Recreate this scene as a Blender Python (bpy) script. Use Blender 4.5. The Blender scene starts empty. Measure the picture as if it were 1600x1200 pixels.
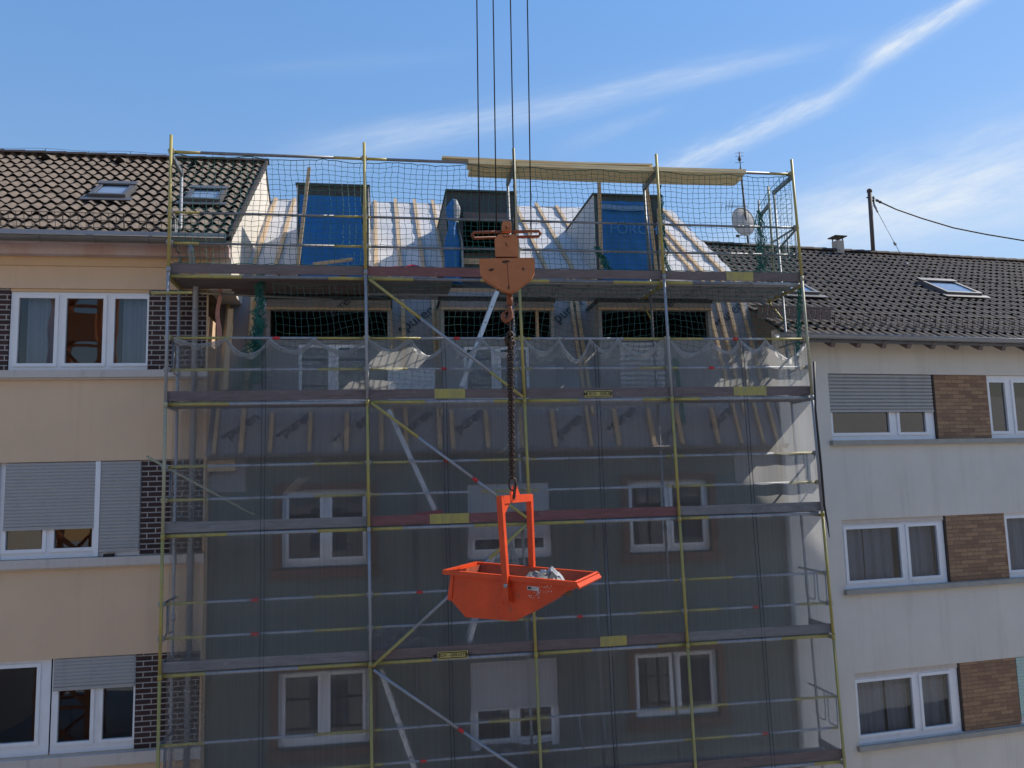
import bpy, math, random
from mathutils import Vector, Matrix
random.seed(7)
SC = bpy.context.scene
COL = SC.collection
rad = math.radians

# ------------------------------------------------------------------ camera
ZC = 8.85                                  # camera height above the street
F, PITCH, ROLL, YAW = 1280.0, rad(6.85), rad(-1.53), rad(9.3)
def _rz(v):
    c, s = math.cos(YAW), math.sin(YAW)
    return Vector((v[0]*c + v[1]*s, -v[0]*s + v[1]*c, v[2]))
_f = Vector((0, math.cos(PITCH), math.sin(PITCH))); _u = Vector((0, -math.sin(PITCH), math.cos(PITCH))); _r = Vector((1, 0, 0))
RT = _rz(_r*math.cos(ROLL) + _u*math.sin(ROLL)); UP = _rz(-_r*math.sin(ROLL) + _u*math.cos(ROLL)); FW = _rz(_f)
cam = bpy.data.cameras.new('camera'); cam.sensor_width = 36; cam.lens = 36*F/1600; cam.clip_end = 2000; cam.clip_start = .05
camo = bpy.data.objects.new('camera', cam); COL.objects.link(camo)
m3 = Matrix((RT, UP, -FW)).transposed()
camo.matrix_world = Matrix.Translation((0, 0, ZC)) @ m3.to_4x4()
SC.camera = camo
CAM = Vector((0, 0, ZC))

# ------------------------------------------------------------------ light and sky
SUN = Vector((1.0, 0.218, 1.0)).normalized()            # direction towards the sun
EL = math.asin(SUN.z); AZ = math.atan2(SUN.x, SUN.y)
sl = bpy.data.lights.new('sun', 'SUN'); sl.energy = 3.4; sl.angle = rad(.5); sl.color = (1, .93, .82)
so = bpy.data.objects.new('sun', sl); COL.objects.link(so)
so.rotation_euler = (-SUN).to_track_quat('-Z', 'Y').to_euler()
SC.view_settings.view_transform = 'Standard'; SC.view_settings.look = 'None'
SC.view_settings.exposure = 0.6; SC.view_settings.gamma = 1
W = bpy.data.worlds.new('World'); SC.world = W; W.use_nodes = True
wt = W.node_tree; WN = wt.nodes; WL = wt.links
sky = WN.new('ShaderNodeTexSky'); sky.sky_type = 'NISHITA'; sky.sun_disc = False
sky.sun_elevation = EL; sky.sun_rotation = AZ; sky.air_density = 1.25; sky.dust_density = 0.1; sky.ozone_density = 3.4
SKY_STRENGTH = 0.15
bgn = WN['Background']; bgn.inputs[1].default_value = SKY_STRENGTH
def pray(x, y):
    return FW + RT*((x-800)/F) - UP*((y-600)/F)
def wm(op, a, b=None, c=None):
    n = WN.new('ShaderNodeMath'); n.operation = op
    for i, v in enumerate((a, b, c)):
        if v is None: continue
        if isinstance(v, (int, float)): n.inputs[i].default_value = v
        else: WL.new(v, n.inputs[i])
    return n.outputs[0]
_tc = WN.new('ShaderNodeTexCoord')
def wdot(vec):
    n = WN.new('ShaderNodeVectorMath'); n.operation = 'DOT_PRODUCT'
    WL.new(_tc.outputs['Generated'], n.inputs[0]); n.inputs[1].default_value = vec
    return n.outputs['Value']
def wsmooth(v, a, b):
    n = WN.new('ShaderNodeMapRange'); n.interpolation_type = 'SMOOTHSTEP'
    WL.new(v, n.inputs[0]); n.inputs[1].default_value = a; n.inputs[2].default_value = b
    n.inputs[3].default_value = 0; n.inputs[4].default_value = 1
    return n.outputs[0]
def wnoise(co, scale, detail=4, rough=.55):
    n = WN.new('ShaderNodeTexNoise'); n.inputs['Scale'].default_value = scale; n.inputs['Detail'].default_value = detail
    n.inputs['Roughness'].default_value = rough
    WL.new(co, n.inputs['Vector']); return n.outputs['Fac']
def cirrus(ax, ay, bx, by, w0, w1, amount, kx=3, ky=30, taper=.04, bend=0.0, seed=0):
    """a thin cloud streak along the great circle between two sky directions"""
    A = pray(ax, ay).normalized(); B = pray(bx, by).normalized()
    n = A.cross(B).normalized(); mid = (A+B).normalized(); e = n.cross(mid).normalized()
    half = math.acos(max(-1, min(1, A.dot(B))))/2
    d = wdot(n); a = wdot(e); front = wsmooth(wdot(mid), .2, .5)
    cb = WN.new('ShaderNodeCombineXYZ'); WL.new(wm('MULTIPLY', a, kx), cb.inputs[0]); WL.new(wm('MULTIPLY', d, ky), cb.inputs[1]); cb.inputs[2].default_value = seed
    nz = wnoise(cb.outputs[0], 1.0, 5, .6)
    d2 = wm('ADD', d, wm('MULTIPLY', wm('SUBTRACT', nz, .5), (w0+w1)*.9))
    d2 = wm('ADD', d2, wm('MULTIPLY', wm('MULTIPLY', a, a), bend))
    t = WN.new('ShaderNodeMapRange'); WL.new(a, t.inputs[0]); t.inputs[1].default_value = -half; t.inputs[2].default_value = half
    t.inputs[3].default_value = w0; t.inputs[4].default_value = w1
    q = wm('DIVIDE', wm('ABSOLUTE', d2), t.outputs[0])
    body = wm('POWER', 2.718, wm('MULTIPLY', wm('MULTIPLY', q, q), -1.0))
    win = wm('MULTIPLY', wsmooth(a, -half-taper, -half+taper), wsmooth(wm('MULTIPLY', a, -1), -half-taper, -half+taper))
    nz2 = wnoise(cb.outputs[0], 3.1, 4, .7)
    tex = wm('MAXIMUM', wm('SUBTRACT', wm('MULTIPLY', wm('ADD', nz, nz2), 1.7), .75), .06)
    return wm('MULTIPLY', wm('MULTIPLY', body, win), wm('MULTIPLY', wm('MULTIPLY', tex, front), amount))
clouds = [cirrus(1040, 268, 1310, 148, .013, .010, .50, 14, 60, .05, .06, 1),
          cirrus(1290, 158, 1395, 78, .006, .006, .30, 14, 70, .03, 0, 2),
          cirrus(1370, 90, 1560, -26, .010, .008, .62, 16, 70, .03, 0, 9),
          cirrus(1340, 100, 1440, 40, .010, .009, .25, 20, 60, .03, 0, 7),
          cirrus(500, 242, 1240, 88, .020, .010, .30, 5, 40, .10, .05, 3),
          cirrus(1180, 395, 1720, 215, .040, .045, .60, 5, 22, .12, 0, 4),
          cirrus(1250, 345, 1700, 320, .03, .035, .30, 6, 26, .12, 0, 8),
          cirrus(380, 112, 700, 88, .008, .008, .05, 5, 40, .08, 0, 5),
          cirrus(900, 225, 1025, 178, .010, .006, .14, 14, 40, .05, 0, 6)]
tot = clouds[0]
for c in clouds[1:]: tot = wm('ADD', tot, c)
tot = wm('MINIMUM', tot, .92)
hs = WN.new('ShaderNodeHueSaturation'); hs.inputs['Saturation'].default_value = 1.25; WL.new(sky.outputs[0], hs.inputs['Color'])
tn = WN.new('ShaderNodeMix'); tn.data_type = 'RGBA'; tn.blend_type = 'MULTIPLY'; tn.inputs[0].default_value = 1; tn.inputs[7].default_value = (1.16, .85, .78, 1)   # the camera's white balance
WL.new(hs.outputs[0], tn.inputs[6])
mx = WN.new('ShaderNodeMix'); mx.data_type = 'RGBA'
WL.new(tot, mx.inputs[0]); bw = WN.new('ShaderNodeRGBToBW'); WL.new(hs.outputs[0], bw.inputs[0])
sv = WN.new('ShaderNodeVectorMath'); sv.operation = 'SCALE'; WL.new(tn.outputs[2], sv.inputs[0])
WL.new(wm('POWER', wm('DIVIDE', wm('MAXIMUM', bw.outputs[0], .2), 1.86), -.45), sv.inputs['Scale'])
WL.new(sv.outputs[0], mx.inputs[6]); mx.inputs[7].default_value = (3.3, 3.7, 4.2, 1)
WL.new(mx.outputs[2], bgn.inputs[0])

# ------------------------------------------------------------------ materials
def mat(name, col, rough=.7, var=.0, vscale=4, bump=0, bscale=60, metal=0, stretch=None, spec=.5, detail=5, tint=None, contrast=1.0):
    m = bpy.data.materials.new(name); m.use_nodes = True
    nt = m.node_tree; b = nt.nodes['Principled BSDF']
    b.inputs['Base Color'].default_value = (*col, 1); b.inputs['Roughness'].default_value = rough
    b.inputs['Metallic'].default_value = metal; b.inputs['Specular IOR Level'].default_value = spec
    tc = nt.nodes.new('ShaderNodeTexCoord'); vec = tc.outputs['Object']
    if stretch:
        mp = nt.nodes.new('ShaderNodeMapping'); mp.inputs['Scale'].default_value = stretch
        nt.links.new(vec, mp.inputs[0]); vec = mp.outputs[0]
    if var:
        n = nt.nodes.new('ShaderNodeTexNoise'); n.inputs['Scale'].default_value = vscale; n.inputs['Detail'].default_value = detail; n.inputs['Roughness'].default_value = .62
        nt.links.new(vec, n.inputs['Vector'])
        r = nt.nodes.new('ShaderNodeMapRange'); w = .28/contrast
        r.inputs[1].default_value = .5-w; r.inputs[2].default_value = .5+w
        nt.links.new(n.outputs['Fac'], r.inputs[0])
        x = nt.nodes.new('ShaderNodeMix'); x.data_type = 'RGBA'
        t = tint or tuple(c*(1-var) for c in col)
        x.inputs[6].default_value = (*t, 1); x.inputs[7].default_value = (*(min(1, c*(1+var*.6)) for c in col), 1)
        nt.links.new(r.outputs[0], x.inputs[0]); nt.links.new(x.outputs[2], b.inputs['Base Color'])
    if bump:
        n2 = nt.nodes.new('ShaderNodeTexNoise'); n2.inputs['Scale'].default_value = bscale; n2.inputs['Detail'].default_value = 4
        nt.links.new(vec, n2.inputs['Vector'])
        bp = nt.nodes.new('ShaderNodeBump'); bp.inputs['Strength'].default_value = bump; bp.inputs['Distance'].default_value = .01
        nt.links.new(n2.outputs['Fac'], bp.inputs['Height']); nt.links.new(bp.outputs[0], b.inputs['Normal'])
    return m
def weather(m, amount, scale=(2.6, 2.6, .16), lo=.52, hi=.78, dark=(.55, .52, .50)):
    """rain streaks and grime of their own shape over a plaster or metal"""
    nt = m.node_tree; b = nt.nodes['Principled BSDF']; src = b.inputs['Base Color'].links[0].from_socket
    tc = nt.nodes.new('ShaderNodeTexCoord'); mp = nt.nodes.new('ShaderNodeMapping'); mp.inputs['Scale'].default_value = scale
    nt.links.new(tc.outputs['Object'], mp.inputs[0])
    n = nt.nodes.new('ShaderNodeTexNoise'); n.inputs['Scale'].default_value = 1; n.inputs['Detail'].default_value = 7; n.inputs['Roughness'].default_value = .7
    nt.links.new(mp.outputs[0], n.inputs['Vector'])
    r = nt.nodes.new('ShaderNodeMapRange'); r.inputs[1].default_value = lo; r.inputs[2].default_value = hi; r.inputs[4].default_value = amount
    nt.links.new(n.outputs['Fac'], r.inputs[0])
    x = nt.nodes.new('ShaderNodeMix'); x.data_type = 'RGBA'; x.blend_type = 'MULTIPLY'
    nt.links.new(r.outputs[0], x.inputs[0]); nt.links.new(src, x.inputs[6]); x.inputs[7].default_value = (*dark, 1)
    nt.links.new(x.outputs[2], b.inputs['Base Color'])
def scuff(m, col, scale, lo, hi, amount=1.0):
    nt = m.node_tree; b = nt.nodes['Principled BSDF']; src = b.inputs['Base Color'].links[0].from_socket
    tc = nt.nodes.new('ShaderNodeTexCoord'); mp = nt.nodes.new('ShaderNodeMapping'); mp.inputs['Scale'].default_value = scale
    nt.links.new(tc.outputs['Object'], mp.inputs[0])
    n = nt.nodes.new('ShaderNodeTexNoise'); n.inputs['Scale'].default_value = 1; n.inputs['Detail'].default_value = 8; n.inputs['Roughness'].default_value = .75
    nt.links.new(mp.outputs[0], n.inputs['Vector'])
    r = nt.nodes.new('ShaderNodeMapRange'); r.inputs[1].default_value = lo; r.inputs[2].default_value = hi; r.inputs[4].default_value = amount
    nt.links.new(n.outputs['Fac'], r.inputs[0])
    x = nt.nodes.new('ShaderNodeMix'); x.data_type = 'RGBA'
    nt.links.new(r.outputs[0], x.inputs[0]); nt.links.new(src, x.inputs[6]); x.inputs[7].default_value = (*col, 1)
    nt.links.new(x.outputs[2], b.inputs['Base Color'])
def brick_mat(name, c1, c2, mortar, bw, bh, ms, rough=.75, bias=0.0):
    m = bpy.data.materials.new(name); m.use_nodes = True
    nt = m.node_tree; b = nt.nodes['Principled BSDF']; b.inputs['Roughness'].default_value = rough
    tc = nt.nodes.new('ShaderNodeTexCoord'); sx = nt.nodes.new('ShaderNodeSeparateXYZ'); cb = nt.nodes.new('ShaderNodeCombineXYZ')
    nt.links.new(tc.outputs['Object'], sx.inputs[0]); nt.links.new(sx.outputs[0], cb.inputs[0]); nt.links.new(sx.outputs[2], cb.inputs[1])
    t = nt.nodes.new('ShaderNodeTexBrick'); nt.links.new(cb.outputs[0], t.inputs['Vector'])
    t.inputs['Color1'].default_value = (*c1, 1); t.inputs['Color2'].default_value = (*c2, 1); t.inputs['Mortar'].default_value = (*mortar, 1)
    t.inputs['Scale'].default_value = 1; t.inputs['Brick Width'].default_value = bw; t.inputs['Row Height'].default_value = bh
    t.inputs['Mortar Size'].default_value = ms; t.inputs['Bias'].default_value = bias; t.offset = .5
    n = nt.nodes.new('ShaderNodeTexNoise'); n.inputs['Scale'].default_value = 25; nt.links.new(tc.outputs['Object'], n.inputs['Vector'])
    x = nt.nodes.new('ShaderNodeMix'); x.data_type = 'RGBA'; x.blend_type = 'MULTIPLY'; x.inputs[0].default_value = .45
    nt.links.new(t.outputs['Color'], x.inputs[6]); nt.links.new(n.outputs['Fac'], x.inputs[7]); nt.links.new(x.outputs[2], b.inputs['Base Color'])
    bp = nt.nodes.new('ShaderNodeBump'); bp.inputs['Strength'].default_value = .6; bp.inputs['Distance'].default_value = .012; bp.invert = True
    nt.links.new(t.outputs['Fac'], bp.inputs['Height']); nt.links.new(bp.outputs[0], b.inputs['Normal'])
    return m
def glass_mat(name, tint=(.9, .95, 1.0), gain=.02, refl=(.9, .95, 1)):
    m = bpy.data.materials.new(name); m.use_nodes = True; nt = m.node_tree
    out = nt.nodes['Material Output']; nt.nodes.remove(nt.nodes['Principled BSDF'])
    fr = nt.nodes.new('ShaderNodeFresnel'); fr.inputs[0].default_value = 1.7
    ad = nt.nodes.new('ShaderNodeMath'); ad.operation = 'MULTIPLY_ADD'; ad.inputs[1].default_value = .8; ad.inputs[2].default_value = gain; ad.use_clamp = True
    nt.links.new(fr.outputs[0], ad.inputs[0])
    tr = nt.nodes.new('ShaderNodeBsdfTransparent'); tr.inputs[0].default_value = (*tint, 1)
    gl = nt.nodes.new('ShaderNodeBsdfGlossy'); gl.inputs['Roughness'].default_value = .015; gl.inputs[0].default_value = (*refl, 1)
    tc = nt.nodes.new('ShaderNodeTexCoord'); nz = nt.nodes.new('ShaderNodeTexNoise'); nz.inputs['Scale'].default_value = 1.6; nz.inputs['Detail'].default_value = 1
    nt.links.new(tc.outputs['Object'], nz.inputs['Vector'])
    bp = nt.nodes.new('ShaderNodeBump'); bp.inputs['Strength'].default_value = .045; bp.inputs['Distance'].default_value = .03
    nt.links.new(nz.outputs['Fac'], bp.inputs['Height']); nt.links.new(bp.outputs[0], gl.inputs['Normal'])
    mxs = nt.nodes.new('ShaderNodeMixShader')
    nt.links.new(ad.outputs[0], mxs.inputs[0]); nt.links.new(tr.outputs[0], mxs.inputs[1]); nt.links.new(gl.outputs[0], mxs.inputs[2])
    nt.links.new(mxs.outputs[0], out.inputs[0]); return m
def net_mat(name, col, fac, weave=True):
    m = bpy.data.materials.new(name); m.use_nodes = True; nt = m.node_tree
    out = nt.nodes['Material Output']; nt.nodes.remove(nt.nodes['Principled BSDF'])
    tr = nt.nodes.new('ShaderNodeBsdfTransparent')
    df = nt.nodes.new('ShaderNodeBsdfDiffuse'); df.inputs[0].default_value = (*col, 1)
    tl = nt.nodes.new('ShaderNodeBsdfTranslucent'); tl.inputs[0].default_value = (*col, 1)
    nv = nt.nodes.new('ShaderNodeCombineXYZ')
    for i_, v_ in enumerate((-.72, -.155, -.68)): nv.inputs[i_].default_value = v_      # round threads: scatter light falling along the sheet
    nt.links.new(nv.outputs[0], tl.inputs['Normal'])
    m1 = nt.nodes.new('ShaderNodeMixShader'); m1.inputs[0].default_value = .86
    nt.links.new(df.outputs[0], m1.inputs[1]); nt.links.new(tl.outputs[0], m1.inputs[2])
    m2 = nt.nodes.new('ShaderNodeMixShader'); m2.inputs[0].default_value = fac
    nt.links.new(tr.outputs[0], m2.inputs[1]); nt.links.new(m1.outputs[0], m2.inputs[2]); nt.links.new(m2.outputs[0], out.inputs[0])
    if weave:
        tc = nt.nodes.new('ShaderNodeTexCoord'); mp = nt.nodes.new('ShaderNodeMapping'); mp.inputs['Scale'].default_value = (22, 1, .35)
        nt.links.new(tc.outputs['Object'], mp.inputs[0])
        n = nt.nodes.new('ShaderNodeTexNoise'); n.inputs['Scale'].default_value = 1; n.inputs['Detail'].default_value = 6; n.inputs['Roughness'].default_value = .7
        nt.links.new(mp.outputs[0], n.inputs['Vector'])
        r = nt.nodes.new('ShaderNodeMapRange'); r.inputs[1].default_value = .3; r.inputs[2].default_value = .7; r.inputs[3].default_value = fac*.86; r.inputs[4].default_value = fac*1.14
        nt.links.new(n.outputs['Fac'], r.inputs[0]); nt.links.new(r.outputs[0], m2.inputs[0])
    return m

M = dict(
    cream=mat('cream_render', (.68, .482, .315), .9, .07, 1.2, .25, 90),
    cream2=mat('cream_trim', (.64, .44, .26), .85, .06, 3, .1, 60),
    sill=mat('sill_paint', (.56, .50, .45), .6, .08, 4),
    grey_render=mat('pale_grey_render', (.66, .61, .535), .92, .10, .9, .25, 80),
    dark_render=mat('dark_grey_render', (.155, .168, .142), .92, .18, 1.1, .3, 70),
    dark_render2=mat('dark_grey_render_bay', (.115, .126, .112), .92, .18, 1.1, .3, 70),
    patch=mat('bare_plaster', (.30, .295, .29), .95, .2, 2, .3, 40),
    white=mat('white_pvc', (.78, .78, .79), .35, .05, 5),
    shutter=mat('shutter_slats', (.36, .35, .335), .5, .06, 3),
    shutterw=mat('white_shutter_slats', (.50, .49, .49), .5, .06, 3),
    brown=mat('brown_window_surround', (.17, .095, .06), .8, .2, 6),
    stone=mat('stone_sill', (.36, .34, .30), .85, .2, 4, .2, 50),
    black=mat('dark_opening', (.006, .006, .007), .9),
    room=mat('room_dark', (.018, .018, .02), .95),
    curtain=mat('curtain', (.25, .27, .31), .9, .12, 2, stretch=(6, 6, .3)),
    tile1=mat('weathered_brown_tile', (.172, .132, .10), .85, .5, 5, .5, 60, contrast=1.1),
    tile2=mat('dark_brown_tile', (.125, .097, .077), .85, .45, 9, .5, 60, contrast=1.1),
    ridge1=mat('ridge_tile', (.05, .037, .034), .85, .3, 5, .3),
    zinc=mat('zinc', (.30, .31, .33), .5, .18, 3, metal=.5),
    zinc_dark=mat('weathered_zinc', (.17, .155, .145), .6, .3, 2.5, metal=.3, stretch=(1, 4, 4)),
    fascia=mat('fascia_board', (.42, .40, .42), .8, .8, 1.3, tint=(.42, .20, .12), stretch=(1, 1, .3)),
    iron=mat('dark_iron', (.055, .040, .033), .75, .3, 20),
    frame_dark=mat('skylight_frame', (.10, .10, .105), .5, .2, 8),
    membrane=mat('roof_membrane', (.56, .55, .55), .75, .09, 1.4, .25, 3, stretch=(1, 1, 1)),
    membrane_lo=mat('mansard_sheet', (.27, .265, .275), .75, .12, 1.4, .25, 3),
    membrane_dk=mat('dark_membrane', (.055, .058, .062), .8, .3, 4, .2, 30),
    print=mat('print_ink', (.015, .026, .05), .7),
    wood=mat('raw_timber', (.56, .40, .24), .75, .28, 3, .2, 20, stretch=(3, 3, 14)),
    woodx=mat('raw_timber_long', (.90, .70, .40), .75, .35, 2.2, .2, 20, stretch=(.7, 12, 9)),
    plank_dk=mat('weathered_board', (.165, .125, .118), .85, .35, 3, .3, 25, stretch=(1, 8, 8)),
    plank_rd=mat('red_brown_board', (.20, .085, .08), .8, .3, 3, .3, 25, stretch=(1, 8, 8)),
    board_gr=mat('grey_board', (.21, .20, .195), .85, .35, 3, .3, 25, stretch=(1, 8, 8)),
    tarp=mat('blue_tarp', (.003, .125, .38), .6, .12, 2, .3, 7),
    tarp_w=mat('pale_tarp', (.30, .32, .33), .5, .1, 3),
    tarp_lt=mat('tarp_print', (.05, .20, .44), .5),
    galv=mat('galvanised_tube', (.33, .345, .37), .58, .25, 14, metal=.3, stretch=(1, 1, .25)),
    galv_dk=mat('dull_galvanised', (.20, .205, .215), .5, .3, 10, metal=.4),
    yellow=mat('yellow_paint', (.40, .33, .065), .5, .25, 14, stretch=(1, 1, .3), tint=(.28, .24, .10)),
    palyel=mat('worn_yellow_paint', (.38, .35, .18), .55, .35, 16, tint=(.30, .29, .22)),
    red=mat('red_marking', (.55, .03, .03), .5),
    deck=mat('steel_deck', (.22, .22, .215), .5, .35, 6, metal=.4),
    netw=net_mat('debris_netting', (.93, .92, .90), .32),
    hem=net_mat('net_hem', (.93, .92, .91), .72, False),
    seam=mat('net_seam', (.05, .055, .065), .8),
    netd=mat('dull_green_net_cord', (.04, .12, .10), .8),
    netg=mat('green_net_cord', (.008, .12, .095), .7),
    orange=mat('faded_orange_paint', (.50, .175, .062), .6, .16, 9, .1, 30),
    orange_dk=mat('dirty_orange_paint', (.30, .09, .03), .7, .5, 12),
    skip=mat('orange_red_paint', (.72, .072, .012), .42, .22, 5, .08, 20, tint=(.55, .050, .010)),
    skip_in=mat('worn_orange_paint', (.52, .085, .03), .7, .55, 7, .2, 20, tint=(.17, .07, .045)),
    rust=mat('rusty_chain', (.075, .045, .032), .55, .5, 30, metal=.5),
    rustp=mat('rusty_orange', (.26, .08, .035), .65, .5, 18),
    rope=mat('steel_rope', (.035, .035, .04), .5, metal=.4),
    blind=mat('skylight_blind', (.80, .81, .82), .8, .05, 3),
    dish=mat('dish_grey', (.42, .41, .40), .6, .08, 6),
    mast=mat('dark_mast', (.075, .062, .058), .7, .2, 8),
    hose=mat('black_hose', (.012, .012, .014), .5),
    rubble=mat('rubble_sack', (.24, .25, .22), .85, .5, 14, .4, 20),
    bag=mat('black_sheet', (.03, .03, .035), .4, .3, 8),
    opp=mat('street_render', (.72, .62, .51), .9, .1, 1), asphalt=mat('asphalt', (.10, .097, .093), .95, .25, 8, .3, 60),
    pave=mat('pavement_slabs', (.42, .40, .37), .9, .2, 5, .2, 40),
    bricks=brick_mat('dark_clinker', (.040, .017, .015), (.062, .026, .022), (.44, .40, .37), .26, .082, .0095),
    bricks2=brick_mat('ochre_clinker', (.45, .27, .145), (.27, .145, .085), (.19, .12, .08), .30, .075, .005),
    glass=glass_mat('window_glass'),
    glass_roof=glass_mat('skylight_glass', (.95, .97, .98), .02),
    sign=mat('sign_yellow', (.55, .45, .14), .6, .15, 10), ink=mat('black_ink', (.015, .013, .012), .7),
    mottled=mat('mottled_sheet', (.17, .15, .14), .8, .75, 16, .3, 30, contrast=2.2),
    board_w=mat('white_board', (.66, .66, .66), .7, .06, 4),
    insul=mat('pink_insulation', (.55, .27, .22), .9, .3, 12),
    step=mat('aluminium', (.52, .55, .58), .35, .12, 8, metal=.7),
    leaf=mat('leaf', (.05, .09, .03), .8, .4, 8),
    sticker=mat('white_sticker', (.6, .6, .58), .6, .5, 40),
    greenw=mat('pale_green_slats', (.42, .55, .48), .5, .08, 3),
)
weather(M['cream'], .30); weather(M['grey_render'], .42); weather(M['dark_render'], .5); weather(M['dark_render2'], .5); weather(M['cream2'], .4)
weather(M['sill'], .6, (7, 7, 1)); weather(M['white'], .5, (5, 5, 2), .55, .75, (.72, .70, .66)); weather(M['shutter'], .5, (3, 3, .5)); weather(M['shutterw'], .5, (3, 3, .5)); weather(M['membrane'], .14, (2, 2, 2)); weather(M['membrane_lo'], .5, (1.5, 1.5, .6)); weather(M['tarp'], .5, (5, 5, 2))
scuff(M['skip'], (.20, .075, .04), (7, 7, 4), .60, .70, .8); scuff(M['skip'], (.62, .42, .32), (40, 40, 9), .66, .72, .7); scuff(M['skip'], (.10, .05, .035), (3, 3, 14), .64, .74, .7)
scuff(M['orange'], (.14, .06, .035), (22, 22, 12), .64, .72, .8); scuff(M['orange'], (.32, .10, .04), (4, 4, 9), .56, .74, .5)
scuff(M['galv'], (.55, .55, .54), (60, 60, 20), .60, .68, .8); scuff(M['yellow'], (.32, .32, .30), (50, 50, 16), .57, .63, .9); scuff(M['palyel'], (.34, .34, .33), (50, 50, 16), .52, .60, .9)
scuff(M['plank_dk'], (.34, .33, .32), (9, 14, 14), .60, .72, .7); scuff(M['plank_rd'], (.40, .34, .32), (9, 14, 14), .60, .72, .6); scuff(M['board_gr'], (.42, .41, .40), (9, 14, 14), .58, .72, .7)
scuff(M['tile1'], (.10, .085, .06), (9, 9, 9), .56, .68, .7); scuff(M['tile1'], (.30, .26, .22), (14, 14, 14), .62, .70, .6); scuff(M['tile2'], (.20, .18, .16), (16, 16, 16), .62, .70, .6)
SEEN = {}
# ------------------------------------------------------------------ mesh helper
XF = {}                                    # object -> world matrix
class MB:
    def __init__(s): s.v = []; s.f = []; s.m = []; s.cur = 0; s.sm = []; s.smooth = False
    def add(s, vs, fs):
        b = len(s.v); s.v += [Vector(p) for p in vs]
        for f in fs: s.f.append([b+i for i in f]); s.m.append(s.cur); s.sm.append(s.smooth)
    def box(s, a, b, T=None):
        x0, y0, z0 = a; x1, y1, z1 = b
        vs = [(x0, y0, z0), (x1, y0, z0), (x1, y1, z0), (x0, y1, z0), (x0, y0, z1), (x1, y0, z1), (x1, y1, z1), (x0, y1, z1)]
        if T: vs = [T(*p) for p in vs]
        s.add(vs, [(0, 3, 2, 1), (4, 5, 6, 7), (0, 1, 5, 4), (1, 2, 6, 5), (2, 3, 7, 6), (3, 0, 4, 7)])
    def bar(s, p, q, w, h, up=(0, 0, 1)):
        p = Vector(p); q = Vector(q); d = (q-p).normalized(); u = Vector(up); a = d.cross(u)
        if a.length < 1e-4: a = d.cross(Vector((0, 1, 0)))
        a.normalize(); b = a.cross(d).normalized(); a *= w/2; b *= h/2
        vs = [p-a-b, p+a-b, p+a+b, p-a+b, q-a-b, q+a-b, q+a+b, q-a+b]
        s.add(vs, [(0, 1, 2, 3), (7, 6, 5, 4), (0, 4, 5, 1), (1, 5, 6, 2), (2, 6, 7, 3), (3, 7, 4, 0)])
    def tube(s, pts, r, n=8, cap=True, closed=False):
        pts = [Vector(p) for p in pts]; N = len(pts); rings = []; prev = None
        for i, p in enumerate(pts):
            if closed: d = pts[(i+1) % N]-pts[i-1]
            else: d = pts[min(i+1, N-1)]-pts[max(i-1, 0)]
            d.normalize()
            if prev is None:
                a = d.cross(Vector((0, 0, 1)))
                if a.length < 1e-3: a = d.cross(Vector((1, 0, 0)))
            else: a = prev - d*prev.dot(d)
            a.normalize(); prev = a; b = d.cross(a)
            rr = r[i] if isinstance(r, (list, tuple)) else r
            rings.append([p + (a*math.cos(2*math.pi*k/n)+b*math.sin(2*math.pi*k/n))*rr for k in range(n)])
        vs = [v for R in rings for v in R]; fs = []
        K = N if closed else N-1
        for i in range(K):
            j = (i+1) % N
            for k in range(n): fs.append((i*n+k, i*n+(k+1) % n, j*n+(k+1) % n, j*n+k))
        if cap and not closed: fs += [tuple(range(n))[::-1], tuple(range((N-1)*n, N*n))]
        sm = s.smooth; s.smooth = n > 4; s.add(vs, fs); s.smooth = sm
    def poly(s, pts, thick=None):
        """flat polygon, or a slab when thick (a vector) is given"""
        n = len(pts); pts = [Vector(p) for p in pts]
        if thick is None: s.add(pts, [tuple(range(n))]); return
        t = Vector(thick); vs = pts+[p+t for p in pts]
        s.add(vs, [tuple(range(n)), tuple(range(2*n-1, n-1, -1))]+[(i, i+n, (i+1) % n+n, (i+1) % n) for i in range(n)])
    def grid(s, fn, nu, nv):
        vs = [fn(i/nu, j/nv) for j in range(nv+1) for i in range(nu+1)]
        s.add(vs, [(j*(nu+1)+i, j*(nu+1)+i+1, (j+1)*(nu+1)+i+1, (j+1)*(nu+1)+i) for j in range(nv) for i in range(nu)])
    def build(s, name, mats, parent=None, label=None, cat=None, group=None, kind=None):
        if not isinstance(mats, (list, tuple)): mats = [mats]
        me = bpy.data.meshes.new(name); o = bpy.data.objects.new(name, me); COL.objects.link(o)
        if parent is None:
            xs = [v.x for v in s.v]; ys = [v.y for v in s.v]; zs = [v.z for v in s.v]
            org = Vector(((min(xs)+max(xs))/2, (min(ys)+max(ys))/2, min(zs)))
            W_ = Matrix.Translation(org); o.matrix_world = W_
        else: W_ = XF[parent]; o.parent = parent
        XF[o] = W_; inv = W_.inverted()
        me.from_pydata([tuple(inv @ v) for v in s.v], [], s.f)
        for m in mats: me.materials.append(m)
        me.polygons.foreach_set('material_index', s.m); me.polygons.foreach_set('use_smooth', s.sm)
        me.update()
        tag(o, label, cat, group, kind); return o
def tag(o, label=None, cat=None, group=None, kind=None):
    if label: o['label'] = label
    if cat: o['category'] = cat
    if group: o['group'] = group
    if kind: o['kind'] = kind
def root(name, loc, rz=0, label=None, cat=None, group=None):
    o = bpy.data.objects.new(name, None); COL.objects.link(o); o.location = loc; o.rotation_euler = (0, 0, rz); o.empty_display_size = .2
    XF[o] = Matrix.Translation(loc) @ Matrix.Rotation(rz, 4, 'Z'); tag(o, label, cat, group); return o
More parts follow.
